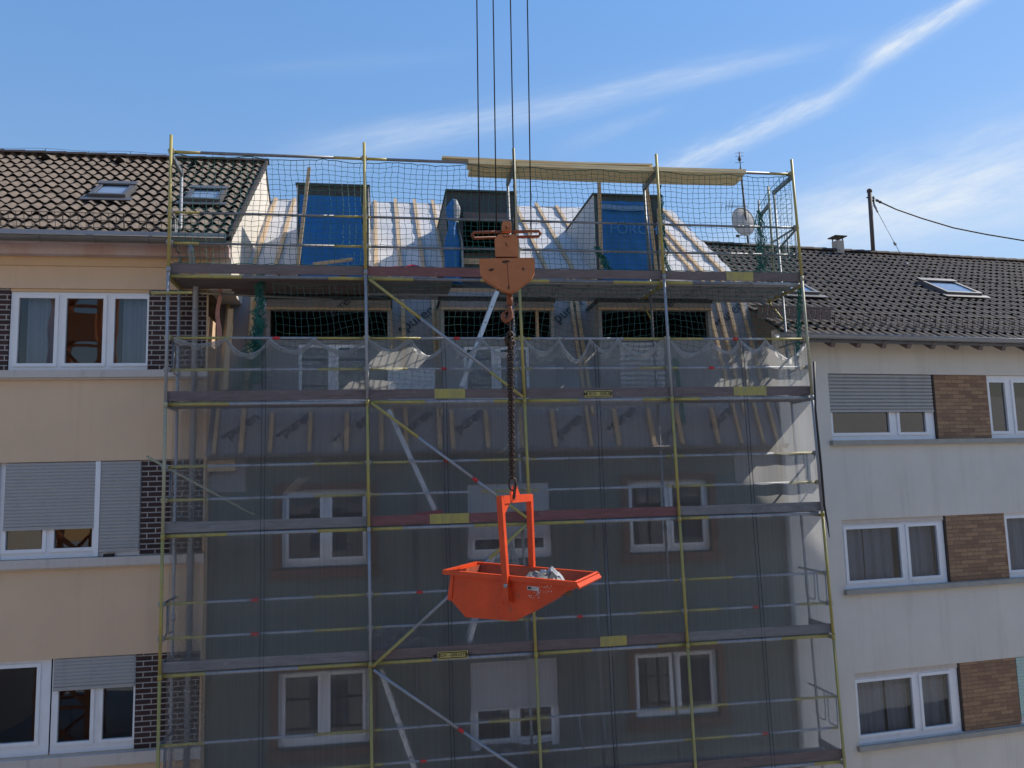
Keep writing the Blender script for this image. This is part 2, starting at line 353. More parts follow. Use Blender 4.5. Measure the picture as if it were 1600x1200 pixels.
def P(x, y, Y): r = pray(x, y); return CAM + r*(Y/r.y)          # photo position on a wall plane
def PX(x, y, Y): return P(x, y, Y).x
def PZ(x, y, Y): return P(x, y, Y).z
def hit(x, y, p, n): r = pray(x, y); return CAM + r*((Vector(p)-CAM).dot(n)/r.dot(n))
def textmesh(name, body, size, o, ux, uy, m, parent, depth=.002, align='CENTER', bold=0):
    cu = bpy.data.curves.new('lettering', 'FONT'); cu.body = body; cu.size = size; cu.align_x = align; cu.align_y = 'CENTER'; cu.offset = bold
    t = bpy.data.objects.new('lettering', cu); COL.objects.link(t)
    me = bpy.data.meshes.new_from_object(t.evaluated_get(bpy.context.evaluated_depsgraph_get()))
    mb = MB(); ux = Vector(ux).normalized(); uy = Vector(uy).normalized(); nn = ux.cross(uy)
    mb.add([Vector(o)+ux*v.co.x+uy*v.co.y+nn*depth for v in me.vertices], [tuple(p.vertices) for p in me.polygons])
    bpy.data.objects.remove(t); bpy.data.curves.remove(cu); bpy.data.meshes.remove(me)
    return mb.build(name, m, parent)

# ------------------------------------------------------------------ facade helpers (T maps facade u, depth v, height z to the world)
def pierced(mb, T, u0, u1, z0, z1, holes, v0, v1):
    us = sorted({u0, u1, *[h[i] for h in holes for i in (0, 1)]}); zs = sorted({z0, z1, *[h[i] for h in holes for i in (2, 3)]})
    us = [u for u in us if u0-1e-6 <= u <= u1+1e-6]; zs = [z for z in zs if z0-1e-6 <= z <= z1+1e-6]
    for a, b in zip(us, us[1:]):
        for c, d in zip(zs, zs[1:]):
            mu, mz = (a+b)/2, (c+d)/2
            if any(h[0] < mu < h[1] and h[2] < mz < h[3] for h in holes): continue
            mb.add([T(a, v0, c), T(b, v0, c), T(b, v0, d), T(a, v0, d)], [(0, 1, 2, 3)])
    for a, b, c, d in holes:
        mb.add([T(a, v0, c), T(b, v0, c), T(b, v0, d), T(a, v0, d), T(a, v1, c), T(b, v1, c), T(b, v1, d), T(a, v1, d)],
               [(0, 4, 5, 1), (1, 5, 6, 2), (2, 6, 7, 3), (3, 7, 4, 0)])
def ring(mb, T, a, b, c, d, w, v0, v1):
    mb.box((a, v0, c), (b, v1, c+w), T); mb.box((a, v0, d-w), (b, v1, d), T)
    mb.box((a, v0, c+w), (a+w, v1, d-w), T); mb.box((b-w, v0, c+w), (b, v1, d-w), T)
def slats(mb, T, a, b, c, d, v, pitch=.055, dep=.14):
    n = max(1, int(round((d-c)/pitch))); h = (d-c)/n
    for i in range(n):
        z = c+i*h
        d_ = h*dep; mb.add([T(a, v+d_, z), T(b, v+d_, z), T(b, v-.004, z+h*.28), T(a, v-.004, z+h*.28), T(b, v-.004, z+h*.78), T(a, v-.004, z+h*.78), T(b, v+d_, z+h), T(a, v+d_, z+h)],
               [(0, 1, 2, 3), (3, 2, 4, 5), (5, 4, 6, 7)])
def window(par, T, u0, u1, z0, z1, v, lights, shut=0.0, shut_m=None, curtain=None, label=None, frame_w=.07, bottom=.10, top=.08, shut_rng=None, cur_m=None, pitch=.055, deep=.9):
    """frame with sashes; panes, shutter, curtain and room behind are its sub-parts"""
    mb = MB()
    holes = [(a, b, z0+bottom, z1-top) for a, b in lights]
    pierced(mb, T, u0, u1, z0, z1, holes, v, v+.07)
    for a, b in lights:
        ring(mb, T, a-.045, b+.045, z0+bottom-.045, z1-top+.045, .055, v-.022, v+.03)
    fr = mb.build('window', M['white'], par, label)
    mb = MB(); mb.box((u0+.01, v+.08, z0+.01), (u1-.01, v+deep, z1-.01), T); mb.f = [mb.f[i] for i in (0, 1, 3, 4, 5)]; mb.m = mb.m[:5]; mb.sm = mb.sm[:5]
    mb.build('room_interior', M['room'], fr)
    for a, b in lights:
        g = MB(); g.add([T(a-.006, v+.02, z0+bottom-.006), T(b+.006, v+.02, z0+bottom-.006), T(b+.006, v+.02, z1-top+.006), T(a-.006, v+.02, z1-top+.006)], [(0, 1, 2, 3)])
        g.build('pane', M['glass'], fr)
    for a, b in (curtain or []):
        g = MB(); g.smooth = True; k = random.uniform(18, 26); ph = random.random()*6
        g.grid(lambda s, t: T(a+(b-a)*s, v+.19+.025*math.sin((a+(b-a)*s)*k+ph)+.018*math.sin((a+(b-a)*s)*k*2.3+t), z0+.05+(z1-z0-.1)*t), 60, 3)
        g.build('curtain', cur_m or M['curtain'], fr)
    if shut_rng or shut:
        a, b, c, d = shut_rng or (u0+.02, u1-.02, z1-(z1-z0)*shut, z1)
        g = MB(); slats(g, T, a, b, c+.05, d, v-.045, pitch, .30 if pitch > .065 else .12); g.box((a, v-.055, c), (b, v-.035, c+.05), T)
        g.build('roller_shutter', shut_m or M['shutter'], fr)
    return fr
def tiled(mb, O, U, S, width, length, tw, tl, amp=.040, step=.035, seed=1, stag=0, us=9):
    """pantile roof surface: O lower left corner, U along the eave, S up the slope"""
    rnd = random.Random(seed); U = Vector(U).normalized(); S = Vector(S).normalized(); N = U.cross(S).normalized(); O = Vector(O)
    def prof(f): return amp*math.sin(2*math.pi*f)
    nc = int(width/tw)+1; nr = int(length/tl)+1
    for r in range(nr):
        s0 = r*tl; s1 = min((r+1)*tl, length)+.015
        if s0 >= length: break
        for c in range(nc):
            dz = rnd.uniform(-.006, .008); ds = rnd.uniform(-.012, .012); du = rnd.uniform(-.006, .006)
            rows = []
            for (ss, hh) in ((s0+ds, step+dz), (s1+ds, dz*.5)):
                row = []
                for k in range(us):
                    f = k/(us-1); u = min((c+f)*tw+du, width)
                    u = max(0, u-(stag*tw if r % 2 else 0)); row.append(O+U*u+S*ss+N*(prof(f)*(1.0 if hh >= 0 else .9)+hh))
                rows.append(row)
            vs = rows[0]+rows[1]
            mb.add(vs, [(j*us+i, j*us+i+1, (j+1)*us+i+1, (j+1)*us+i) for j in range(1) for i in range(us-1)])
def half_gutter(mb, p, q, r, out, n=8):
    """open half round gutter from p to q"""
    p = Vector(p); q = Vector(q); out = Vector(out).normalized(); up = Vector((0, 0, 1))
    prof = [out*(-r*math.cos(math.pi*k/n))+up*(-r*math.sin(math.pi*k/n)) for k in range(n+1)]
    vs = [p+a for a in prof]+[q+a for a in prof]
    sm = mb.smooth; mb.smooth = True
    mb.add(vs, [(k, k+1, n+1+k+1, n+1+k) for k in range(n)]); mb.smooth = sm
    mb.tube([p+prof[-1], q+prof[-1]], .012, 6)
def skylight(par, C, U, S, w, h, label=None):
    U = Vector(U).normalized(); S = Vector(S).normalized(); N = U.cross(S).normalized(); C = Vector(C)
    T = lambda a, n, b: C+U*a+S*b+N*n
    mb = MB(); T2 = lambda u, v, z: T(u, -v, z)
    ring(mb, T2, -w/2, w/2, -h/2, h/2, .075, -.10, .06); mb.box((-w/2-.03, -.125, h/2-.13), (w/2+.03, -.10, h/2+.04), T2)
    mb.box((-w/2-.12, -.045, -h/2-.16), (w/2+.12, -.03, -h/2), T2)
    o = mb.build('skylight', M['frame_dark'], par, label)
    mb = MB(); mb.add([T(-w/2+.07, .085, -h/2+.07), T(w/2-.07, .085, -h/2+.07), T(w/2-.07, .085, h/2-.07), T(-w/2+.07, .085, h/2-.07)], [(0, 1, 2, 3)])
    mb.build('pane', M['glass_roof'], o)
    mb = MB(); mb.add([T(-w/2+.07, .06, -h/2+.07), T(w/2-.07, .06, -h/2+.07), T(w/2-.07, .06, h/2-.07), T(-w/2+.07, .06, h/2-.07)], [(0, 1, 2, 3)])
    mb.build('blind', M['blind'], o)
    return o

# ------------------------------------------------------------------ ground
mb = MB(); mb.box((-150, -150, -.3), (150, 150, 0)); mb.build('ground', M['pave'], None, kind='structure')
mb = MB(); mb.add([(-60, 2.0, .004), (60, 2.0, .004), (60, 9.5, .004), (-60, 9.5, .004)], [(0, 1, 2, 3)]); mb.build('road', M['asphalt'], None, kind='structure')
mb = MB(); mb.box((-60, 9.5, 0), (60, 9.65, .12)); mb.box((-60, 1.85, 0), (60, 2.0, .12)); mb.build('kerb', M['stone'], None, kind='structure')

# ------------------------------------------------------------------ left house
YL = 13.95
XR = -2.78                                  # its right end
LH = root('apartment_house', (-6, YL, 0), 0, 'cream apartment house with dark brick window bands and weathered brown pantile roof', 'house')
TL = lambda u, v, z: Vector((u, YL+v, z))
XL0 = -10.5
bands = []
zz = lambda x, y: PZ(x, y, YL)
rows = [(zz(110, 579), zz(110, 451)), (zz(110, 872), zz(110, 721)), (zz(110, 1179), zz(110, 1028))]
mb = MB()
bandholes = [(XL0+.3, XR-.001, a, b) for a, b in rows]
ztop = zz(110, 398)
pierced(mb, TL, XL0, XR, 0, ztop, [(a, XR-.03, c, d) for a, b, c, d in bandholes], 0, .16)
mb.add([TL(XR, 0, 0), TL(XR, 10, 0), TL(XR, 10, ztop-1), TL(XR, 0, ztop-1)], [(0, 1, 2, 3)])
mb.add([TL(XL0, 0, 0), TL(XL0, 10, 0), TL(XL0, 10, ztop+.4), TL(XL0, 0, ztop+.4)], [(0, 3, 2, 1)])
mb.add([TL(XL0, 10, 0), TL(XR, 10, 0), TL(XR, 10, ztop+.4), TL(XL0, 10, ztop+.4)], [(0, 3, 2, 1)])
mb.build('wall', M['cream'], LH)
mb = MB(); z1 = zz(110, 416)
mb.box((XL0, -.035, z1), (XR, -.001, ztop-.001), TL); mb.build('cornice', M['cream2'], LH)
lx = lambda x, y: PX(x, y, YL)
# bricks
def brickpanel(par, T, a, b, c, d, v0, v1, m): mb = MB(); mb.box((a, v0, c), (b, v1, d), T); return mb.build('brick_panel', m, par)
(a1, b1), (a2, b2), (a3, b3) = rows
brickpanel(LH, TL, lx(231, 520), XR-.031, a1+.002, b1-.002, .03, .155, M['bricks'])
brickpanel(LH, TL, lx(-60, 520), lx(12, 520), a1+.002, b1-.002, .03, .155, M['bricks'])
brickpanel(LH, TL, lx(219, 800), XR-.031, a2+.002, b2-.002, .03, .155, M['bricks'])
brickpanel(LH, TL, lx(210, 1100), XR-.031, a3+.002, b3-.002, .03, .155, M['bricks'])
def lts(pairs, y): return [(lx(a, y), lx(b, y)) for a, b in pairs]
window(LH, TL, lx(13, 520), lx(230.5, 520), a1+.004, b1-.05, .055, lts([(25, 84), (100, 160), (176, 229)], 520), curtain=lts([(34, 84), (186, 229)], 520), bottom=.11, top=.09, label='three light window mirroring an orange crane')
mb = MB(); mb.box((lx(13, 520), .03, b1-.048), (lx(230.5, 520), .15, b1-.002), TL); mb.build('shutter_box', M['cream2'], LH)
# row 2: casement pair half behind a shutter, then a fully closed one
u0, um, u1 = lx(2, 800), lx(153, 800), lx(218, 800)
zs = zz(70, 828)
window(LH, TL, u0, um-.01, a2+.004, b2-.004, .06, lts([(5, 65), (81, 143)], 850), shut_rng=(u0+.03, um-.06, zs, b2-.01), bottom=.14, top=.1, pitch=.052, label='window with its roller shutter three quarters down')
mb = MB(); mb.box((um-.055, .0, a2+.01), (um+.02, .058, b2-.006), TL); mb.build('shutter_rail', M['white'], LH)
window(LH, TL, um+.01, u1, a2+.004, b2-.004, .06, [(um+.12, u1-.1)], shut_rng=(um+.022, u1-.005, zz(180, 862), b2-.01), bottom=.14, pitch=.052, label='window with its roller shutter fully down')
window(LH, TL, XL0+.31, u0-.004, a2+.004, b2-.004, .06, [(u0-1.2, u0-.14)], shut_rng=(XL0+.33, u0-.06, a2+.12, b2-.01), bottom=.14, pitch=.052, label='closed shutter at the left edge of the picture')
brickpanel(LH, TL, XL0+.31, lx(-60, 520)-.002, a1+.002, b1-.002, .03, .155, M['bricks'])
# row 3
u0, um, u1 = lx(-110, 1100), lx(77, 1100), lx(209.5, 1100)
brickpanel(LH, TL, XL0+.31, u0-.002, a3+.002, b3-.002, .03, .155, M['bricks'])
window(LH, TL, u0, um-.01, a3+.004, b3-.004, .06, lts([(-95, -30), (-20, 55)], 1100), bottom=.2, top=.1, label='lower window without shutter')
zs = zz(140, 1077)
window(LH, TL, um+.01, u1, a3+.004, b3-.004, .06, lts([(88, 141), (158, 208)], 1100), shut_rng=(um+.04, u1-.004, zs, b3-.01), bottom=.16, top=.1, pitch=.05, label='lower window with its shutter a third down')
# window sills
for (a, b), t in zip(rows, (.12, .13, .17)):
    mb = MB(); mb.box((XL0, -.10, a-t), (XR+.02, .05, a-.002), TL); mb.box((XL0, -.055, a-t-.03), (XR+.01, .0-.001, a-t-.001), TL); mb.build('window_sill', M['sill'], LH)
mb = MB(); mb.box((lx(163, 868), -.06, a2), (lx(178, 868), .03, a2+.045), TL)
mb.build('brick_offcut', M['ink'], None, 'small dark block lying on the window sill below the closed shutter of the cream house', 'block')
# roof
YE = 13.5
E0 = P(100, 369, YE); zE = E0.z; k = (P(100, 245, 10).z-ZC)/10
pit = rad(35); bR = (zE-ZC-k*YE)/(k-math.tan(pit)); LR = bR/math.cos(pit)
S1 = Vector((0, math.cos(pit), math.sin(pit))); U1 = Vector((1, 0, 0)); N1 = U1.cross(S1)
XG = -2.42; XV = XG+.03
mb = MB(); mb.smooth = False
tiled(mb, (XV-.205*38, YE, zE), U1, S1, .205*38, LR, .205, .345, .029, .046, 3, us=11)
mb.add([(XL0, YE, zE-.03), (XV, YE, zE-.03), (XV, YE+bR, zE+bR*math.tan(pit)-.03), (XL0, YE+bR, zE+bR*math.tan(pit)-.03),
        (XV, YE+2*bR, zE-.03), (XL0, YE+2*bR, zE-.03)], [(0, 1, 2, 3), (3, 2, 4, 5)])
mb.build('roof', M['tile1'], LH)
zR = zE+bR*math.tan(pit)
mb = MB(); mb.smooth = True
x = XL0
while x < XV:
    n = 9; x2 = min(x+.42, XV+.02)
    pr = lambda X, r: [(X, YE+bR+r*math.sin(a), zR-.02+r*math.cos(a)*.9) for a in [(-1.25+2.5*i/n) for i in range(n+1)]]
    A, B = pr(x, .135), pr(x2+.03, .150)
    mb.add(A+B, [(i, i+1, n+2+i, n+1+i) for i in range(n)]); x += .40
mb.build('ridge_tiles', M['ridge1'], LH)
mb = MB()                                     # gable verge: plaster coping up the right roof edge
zb = lambda Y: zE+(Y-YE)*math.tan(pit)
mb.poly([(XR+.004, YL-.02, ZC+3.3), (XR+.004, YL-.02, zb(YL-.02)-.06), (XR+.004, YE+bR, zR-.06), (XR+.004, YE+2*bR-.3, zb(YE+.3)-.06), (XR+.004, YE+2*bR-.3, ZC+3.3)], (XG-XR-.004, 0, 0))
mb.build('gable_wall', M['grey_render'], LH)
mb = MB()
for i in range(int(LR/.345)):
    s = i*.345; p = Vector((XV+.02, YE, zE))+S1*s; mb.bar(p+N1*.02, p+S1*.36+N1*.055, .05, .09, N1)
mb.build('verge_tiles', M['ridge1'], LH)
mb = MB(); half_gutter(mb, (XL0, YE-.06, zE-.02), (XG-.01, YE-.06, zE-.02), .085, (0, -1, 0))
for x in [XL0+.5+.8*i for i in range(10)]: mb.tube([(x, YE-.06+.088*math.cos(a), zE-.02-.088*math.sin(a)) for a in [math.pi*k/8 for k in range(9)]], .008, 5)
mb.build('gutter', M['zinc_dark'], LH)
mb = MB(); mb.bar((XL0, YE-.055, zE+.03), (XG-.01, YE-.055, zE+.03), .016, .11); mb.build('eave_flashing', M['zinc'], LH)
zf = PZ(110, 397, YL-.2)
mb = MB(); mb.box((XL0, YL-.2, zf), (XG-.01, YL-.05, zE-.06)); mb.box((XL0, YE-.03, zE-.07), (XG-.01, YL-.2, zE-.05)); mb.build('fascia', M['fascia'], LH)
mb = MB(); mb.box((XL0, YL-.049, ztop-.02), (XR, YL+.3, zE+.1)); mb.build('eave_wall', M['cream2'], LH)
# snow guard grid
mb = MB(); base = Vector((0, YE, zE))+S1*.26; H = .24; upv = Vector((0, -.25, 1)).normalized()
for hh in (.02, .5, 1): mb.tube([base+Vector((XL0, 0, .06))+upv*H*hh, base+Vector((XV-.5, 0, .06))+upv*H*hh], .007, 5)
x = XL0; i = 0
while x < XV-.5:
    mb.tube([base+Vector((x, 0, .06)), base+Vector((x, 0, .06))+upv*H], .010 if i % 8 == 0 else .005, 4); x += .115; i += 1
mb.build('snow_guard', M['iron'], LH)
nL = N1; oL = Vector((0, YE, zE))
for (x, y, lab) in ((178, 305, 'skylight left of the scaffold'), (322, 312, 'skylight behind the green net')):
    skylight(LH, hit(x, y, oL, nL)+nL*.03, U1, S1, .62, .78, lab)
for x, y in ((75, 250), (190, 255), (307, 259)):
    c = hit(x, y, oL, nL)+nL*.05; mb = MB(); mb.smooth = True
    mb.grid(lambda s, t: c+U1*(-.11+.22*s)+S1*(.30*t-.1)+nL*(.10*math.sin(math.pi*s)*(1-t)), 8, 4); mb.smooth = False
    mb.cur = 1; mb.poly([c+U1*(-.10+.2*i/8)+S1*-.09+nL*(.085*math.sin(math.pi*i/8)) for i in range(9)])
    mb.build('vent_tile', [M['tile1'], M['black']], LH)
mb = MB(); pts = []
for i in range(30):
    x = XL0+(XV-XL0)*i/29; pts.append((x, YE+bR, zR+.155+.015*math.sin(i*1.1)))
mb.tube(pts, .0035, 4)
for i in range(1, 30, 3): mb.tube([pts[i], (pts[i][0], YE+bR, zR+.1)], .006, 4)
mb.build('lightning_wire', M['iron'], LH)
mb = MB(); xd = PX(305, 500, YL-.1); mb.tube([(xd, YE-.06, zE-.1), (xd, YE-.04, zE-.22), (xd, YL-.1, zE-.75), (xd, YL-.1, 0)], .05, 10)
for z in (ZC+2.9, ZC+.9, ZC-1.1, ZC-3.1): mb.tube([(xd, YL-.1, z), (xd, YL-.1, z+.05)], .06, 10)
mb.build('downpipe', M['zinc'], LH)
mb = MB(); mb.smooth = True
xi = PX(341, 500, YL-.02)
mb.grid(lambda s, t: Vector((xi-.03+.07*s+.02*math.sin(9*t), YL-.02-.012*math.sin(7*t+3*s), PZ(341, 540, YL)+1.02*t)), 3, 20)
mb.build('insulation_strip', M['insul'], LH)

# ------------------------------------------------------------------ house under renovation
YM = 14.15
MX0, MX1 = XR+.01, 7.27
MH = root('renovated_house', (2.2, YM, 0), 0, 'dark rendered house under renovation with stripped mansard roof behind the scaffold', 'house')
TM = lambda u, v, z: Vector((u, YM+v, z))
mxp = lambda x, y: PX(x, y, YM); mzp = lambda x, y: PZ(x, y, YM)
Yev = 13.92; zev = PZ(700, 704, Yev)
wins = [('A1', 440, 577, 765, 885, 820), ('B1', 434, 577, 1047, 1166, 1100), ('A2', 729, 861, 754, 873, 810), ('B2', 734, 874, 1030, 1170, 1100), ('A3', 981, 1109, 750, 862, 805), ('B3', 991, 1123, 1017, 1119, 1070)]
wr = {}
for n, xa, xb, ya, yb, ym in wins: wr[n] = (mxp(xa, ym), mxp(xb, ym), mzp((xa+xb)/2, yb), mzp((xa+xb)/2, ya))
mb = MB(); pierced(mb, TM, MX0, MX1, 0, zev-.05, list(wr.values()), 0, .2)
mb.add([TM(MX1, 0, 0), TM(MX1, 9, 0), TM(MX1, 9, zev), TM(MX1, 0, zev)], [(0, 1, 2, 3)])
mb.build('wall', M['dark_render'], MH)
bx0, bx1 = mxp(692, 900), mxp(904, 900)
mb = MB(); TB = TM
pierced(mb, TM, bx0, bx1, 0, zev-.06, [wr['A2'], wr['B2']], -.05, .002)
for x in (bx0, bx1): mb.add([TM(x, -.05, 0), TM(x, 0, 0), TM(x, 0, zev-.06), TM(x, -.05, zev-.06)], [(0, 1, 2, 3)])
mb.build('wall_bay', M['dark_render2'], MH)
mb = MB(); mb.box((mxp(310, 740), -.012, mzp(345, 770)), (mxp(384, 740), -.002, mzp(345, 714)), TM); mb.build('plaster_patch', M['patch'], MH)
mb = MB(); mb.box((mxp(1148, 740), -.012, mzp(1185, 752)), (mxp(1219, 740), -.002, mzp(1185, 702)), TM); mb.build('plaster_patch', M['patch'], MH)
for n in ('A1', 'B1', 'A3', 'B3'):
    a, b, c, d = wr[n]; w = b-a
    mb = MB(); s = .11; T3 = TM
    mb.box((a-s, -.06, c-.02), (a, .02, d), T3); mb.box((b, -.06, c-.02), (b+s, .02, d), T3); mb.box((a-s, -.06, d), (b+s, .02, d+s), T3); mb.box((a-s-.05, -.11, c-.17), (b+s+.05, .02, c-.02), T3)
    mb.build('window_surround', M['brown'], MH)
    window(MH, TM, a, b, c-.0, d, .09, [(a+.10, a+w/2-.09), (a+w/2+.09, b-.10)], curtain=[(a+.1, a+w/2-.05), (a+w/2+.05, b-.1)] if n in ('A3',) else None, bottom=.13, top=.09, cur_m=M['room'],
           label={'A1': 'upper left window with brown surround', 'B1': 'lower left window with brown surround', 'A3': 'upper right window with brown surround', 'B3': 'lower right window with brown surround'}[n])
for n in ('A2', 'B2'):
    a, b, c, d = wr[n]; w = b-a; zs = c+(d-c)*(.26 if n == 'A2' else .44)
    window(MH, TM, a, b, c, d, .05, [(a+.13, a+w*.48-.05), (a+w*.48+.11, b-.13)], shut_rng=(a+.02, b-.02, zs, d-.01), shut_m=M['shutterw'], bottom=.16, top=.08, pitch=.06,
           label='narrow strip of glass under a white shutter' if n == 'A2' else 'glass half covered by a white shutter')
mb = MB(); xp = mxp(650, 950); mb.tube([(xp, YM-.03, zev-.6), (xp, YM-.03, 0)], .02, 6); mb.build('conduit', M['galv_dk'], MH)
xd = mxp(1229, 850); mb = MB(); mb.tube([(xd, YM-.07, zev-.15), (xd, YM-.07, 0)], .048, 10); mb.build('downpipe', M['stone'], MH)
# mansard: steep lower slope
sl_ = rad(68); kz = PZ(700, 432, 15.28); kY = Yev+(kz-zev)/math.tan(sl_)
kz = zev+(kY-Yev)*math.tan(sl_)
SMa = Vector((0, math.cos(sl_), math.sin(sl_))); NMa = Vector((1, 0, 0)).cross(SMa); oM = Vector((0, Yev, zev))
ym = lambda z: Yev+(z-zev)/math.tan(sl_)
YD = 14.22
dz0 = ZC+1.25; dz1 = PZ(760, 471, YD)
dorm = [(PX(416, 510, YD), PX(611, 510, YD)), (PX(689, 510, YD), PX(866, 510, YD)), (PX(936, 510, YD), PX(1112, 510, YD))]
def mansard(mb, a, b, z0, z1, nu=24):
    mb.smooth = True
    def fn(s, t):
        z = z0+(z1-z0)*t; X = a+(b-a)*s
        w = .010*math.sin(X*3.1+z*2)+.006*math.sin(X*11)
        return Vector((X, ym(z)-max(0, w), z))
    mb.grid(fn, nu, 14); mb.smooth = False
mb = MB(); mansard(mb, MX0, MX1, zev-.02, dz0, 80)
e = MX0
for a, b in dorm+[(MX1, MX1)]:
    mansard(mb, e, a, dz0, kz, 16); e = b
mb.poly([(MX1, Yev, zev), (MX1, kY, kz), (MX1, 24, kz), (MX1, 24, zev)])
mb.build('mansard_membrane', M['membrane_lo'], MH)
mb = MB(); mb.box((MX0, Yev-.06, zev-.075), (MX1, YM+.0, zev-.02)); mb.build('eave_board', M['wood'], MH)
mb = MB(); half_gutter(mb, (MX0+.05, Yev-.1, zev-.01), (MX1-.02, Yev-.1, zev-.01), .07, (0, -1, 0)); mb.build('gutter', M['zinc_dark'], MH)
# upper slope
up_ = rad(36.6); SU = Vector((0, math.cos(up_), math.sin(up_))); NU = Vector((1, 0, 0)).cross(SU); oU = Vector((0, kY, kz))
kk = (P(650, 317, 10).z-ZC)/10
bU = (kz-ZC-kk*kY)/(kk-math.tan(up_)); LU = bU/math.cos(up_)
mb = MB(); mb.smooth = True
def fu(s, t):
    X = MX0+(MX1-MX0)*s; d = LU*t
    return Vector((X, kY, kz))+SU*d+NU*(.012*math.sin(d*9+math.sin(X*2))+.008*math.sin(X*5+d*2))
mb.grid(fu, 90, 40); mb.smooth = False
zr = kz+bU*math.tan(up_)
mb.add([(MX0, kY+bU, zr), (MX1, kY+bU, zr), (MX1, kY+2*bU, kz), (MX0, kY+2*bU, kz)], [(3, 2, 1, 0)])
mb.poly([(MX1, kY, kz), (MX1, kY+bU, zr), (MX1, kY+2*bU, kz)])
mb.build('roof_membrane', M['membrane'], MH)
# battens nailed over the membrane
def batten(p, q, nrm, w=.075, h=.05): mb = MB(); mb.bar(Vector(p)+nrm*h*.6, Vector(q)+nrm*h*.6, w, h, nrm); return mb.build('batten', M['wood'], MH)
for x in (339, 380, 425, 485, 542, 596, 634, 686, 706, 760, 812, 864, 919, 962, 1016, 1060, 1116, 1151, 1185, 1207):
    c = hit(x, 665, oM, NMa); zt = dz0 if any(a-.05 < c.x < b+.05 for a, b in dorm) else kz
    batten((c.x, ym(zev), zev), (c.x, ym(zt), zt), NMa, .06 if x % 2 else .075)
for x in (610, 682, 905, 1128):
    c = hit(x, 505, oM, NMa); batten((c.x, ym(dz0-.1), dz0-.1), (c.x, ym(kz), kz), NMa, .07)
for x in (408, 440, 588, 624, 657, 688, 836, 874, 906, 1046, 1060, 1089):
    c = hit(x, 385, oU, NU); xx = min(c.x, MX1-.05); l1 = LU+(.12 if x in (624, 657, 688, 836, 874) else -.05)
    j = random.uniform(-.03, .03); p = Vector((xx, kY, kz)); batten(p, p+SU*l1+Vector((j, 0, 0)), NU, .075)
# lettering on the membrane
def word(x, y, o, n, S, size=.30, body='\u2022puren', ang=38, par=None):
    c = hit(x, y, o, n)+n*.006; a = rad(ang); U = Vector((1, 0, 0))
    return textmesh('printed_lettering', body, size, c+n*.012, U*math.cos(a)+S*math.sin(a), -U*math.sin(a)+S*math.cos(a), M['print'], MH, .004)
for x, y in ((405, 560), (650, 500), (884, 488), (1137, 492), (460, 665), (548, 672), (648, 662), (730, 660), (886, 668), (970, 655), (1050, 672), (1128, 650), (375, 668)):
    word(x, y, oM, NMa, SMa, .26 if y > 600 else .30)
# lower dormers
for i, (a, b) in enumerate(dorm):
    lab = ('wide lower dormer nearest the cream house', 'wide lower dormer in the middle', 'wide lower dormer on the right')[i]
    xm = (416+611)/2 if i == 0 else (777 if i == 1 else 1024)
    zo0, zo1 = PZ(xm, 531, YD), PZ(xm, 485, YD)
    TD = lambda u, v, z: Vector((u, YD+v, z))
    if i == 0: w0, w1, wt_ = PX(465, 570, YD), PX(577, 570, YD), PZ(520, 537, YD)
    elif i == 1: w0, w1, wt_ = PX(724, 575, YD), PX(828, 575, YD), PZ(770, 540, YD)
    else: w0, w1, wt_ = PX(968, 575, YD), PX(1040, 575, YD), PZ(1000, 533, YD)
    mb = MB(); pierced(mb, TD, a, b, dz0, dz1, [(a+.06, b-.06, zo0, zo1), (w0, w1, dz0+.15, wt_)], 0, .12)
    for x in (a, b): mb.add([(x, YD, dz0), (x, ym(dz0)+.5, dz0), (x, ym(dz1)+.3, dz1), (x, YD, dz1)], [(0, 1, 2, 3)])
    D = mb.build('dormer', M['patch'] if i != 0 else M['patch'], MH, lab)
    mb = MB(); mb.box((a+.05, YD+.12, zo0-.01), (b-.05, YD+1.3, zo1+.01)); mb.f = [mb.f[j] for j in (0, 1, 3, 4, 5)]; mb.m = mb.m[:5]; mb.sm = mb.sm[:5]; mb.build('opening', M['black'], D)
    mb = MB(); mb.box((a-.03, YD-.03, dz1), (b+.03, ym(dz1)+.4, dz1+.06)); mb.build('dormer_roof', M['membrane_dk'], D)
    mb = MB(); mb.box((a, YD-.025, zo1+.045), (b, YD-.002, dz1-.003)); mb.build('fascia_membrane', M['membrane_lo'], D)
    mb = MB(); mb.box((a, YD-.05, zo1), (b, YD-.002, zo1+.04)); mb.build('lintel_board', M['wood'], D)
    textmesh('printed_lettering', 'puren', .2, Vector(((a+b)/2+.2, YD-.032, (zo1+dz1)/2)), (1, 0, .7), (-.7, 0, 1), M['print'], D, .003)
    ww = w1-w0
    window_sh = dict(lower=None)
    TDw = TD
    if i == 2: window(D, TDw, w0, w1, dz0+.15, wt_, .05, [(w0+.1, w1-.1)], shut_rng=(w0+.01, w1-.01, dz0+.2, wt_-.01), shut_m=M['shutterw'], pitch=.09)
    else: window(D, TDw, w0, w1, dz0+.15, wt_, .05, [(w0+.06, w0+ww*.43), (w0+ww*.56, w1-.05)], bottom=.1, top=.06, curtain=[(w0+.05, w0+ww*.45), (w0+ww*.55, w1-.05)])
    if i == 1:
        mb = MB(); x = PX(838, 508, YD); mb.box((x, YD+.02, zo0), (x+.05, YD+.1, zo1)); mb.build('post', M['wood'], D)
mb = MB(); x0, x1 = PX(606, 590, 13.98), PX(680, 590, 13.98); mb.poly([(x0, 13.98, ZC+1.37), (x1, 13.98, ZC+1.37), (x1, 14.1, PZ(640, 574, 14.1)), (x0, 14.1, PZ(640, 574, 14.1))], (0, .02, 0))
mb.build('white_board', M['board_w'], None, 'white sheet of boarding leaning upright behind the scalloped net left of the ladder', 'board')
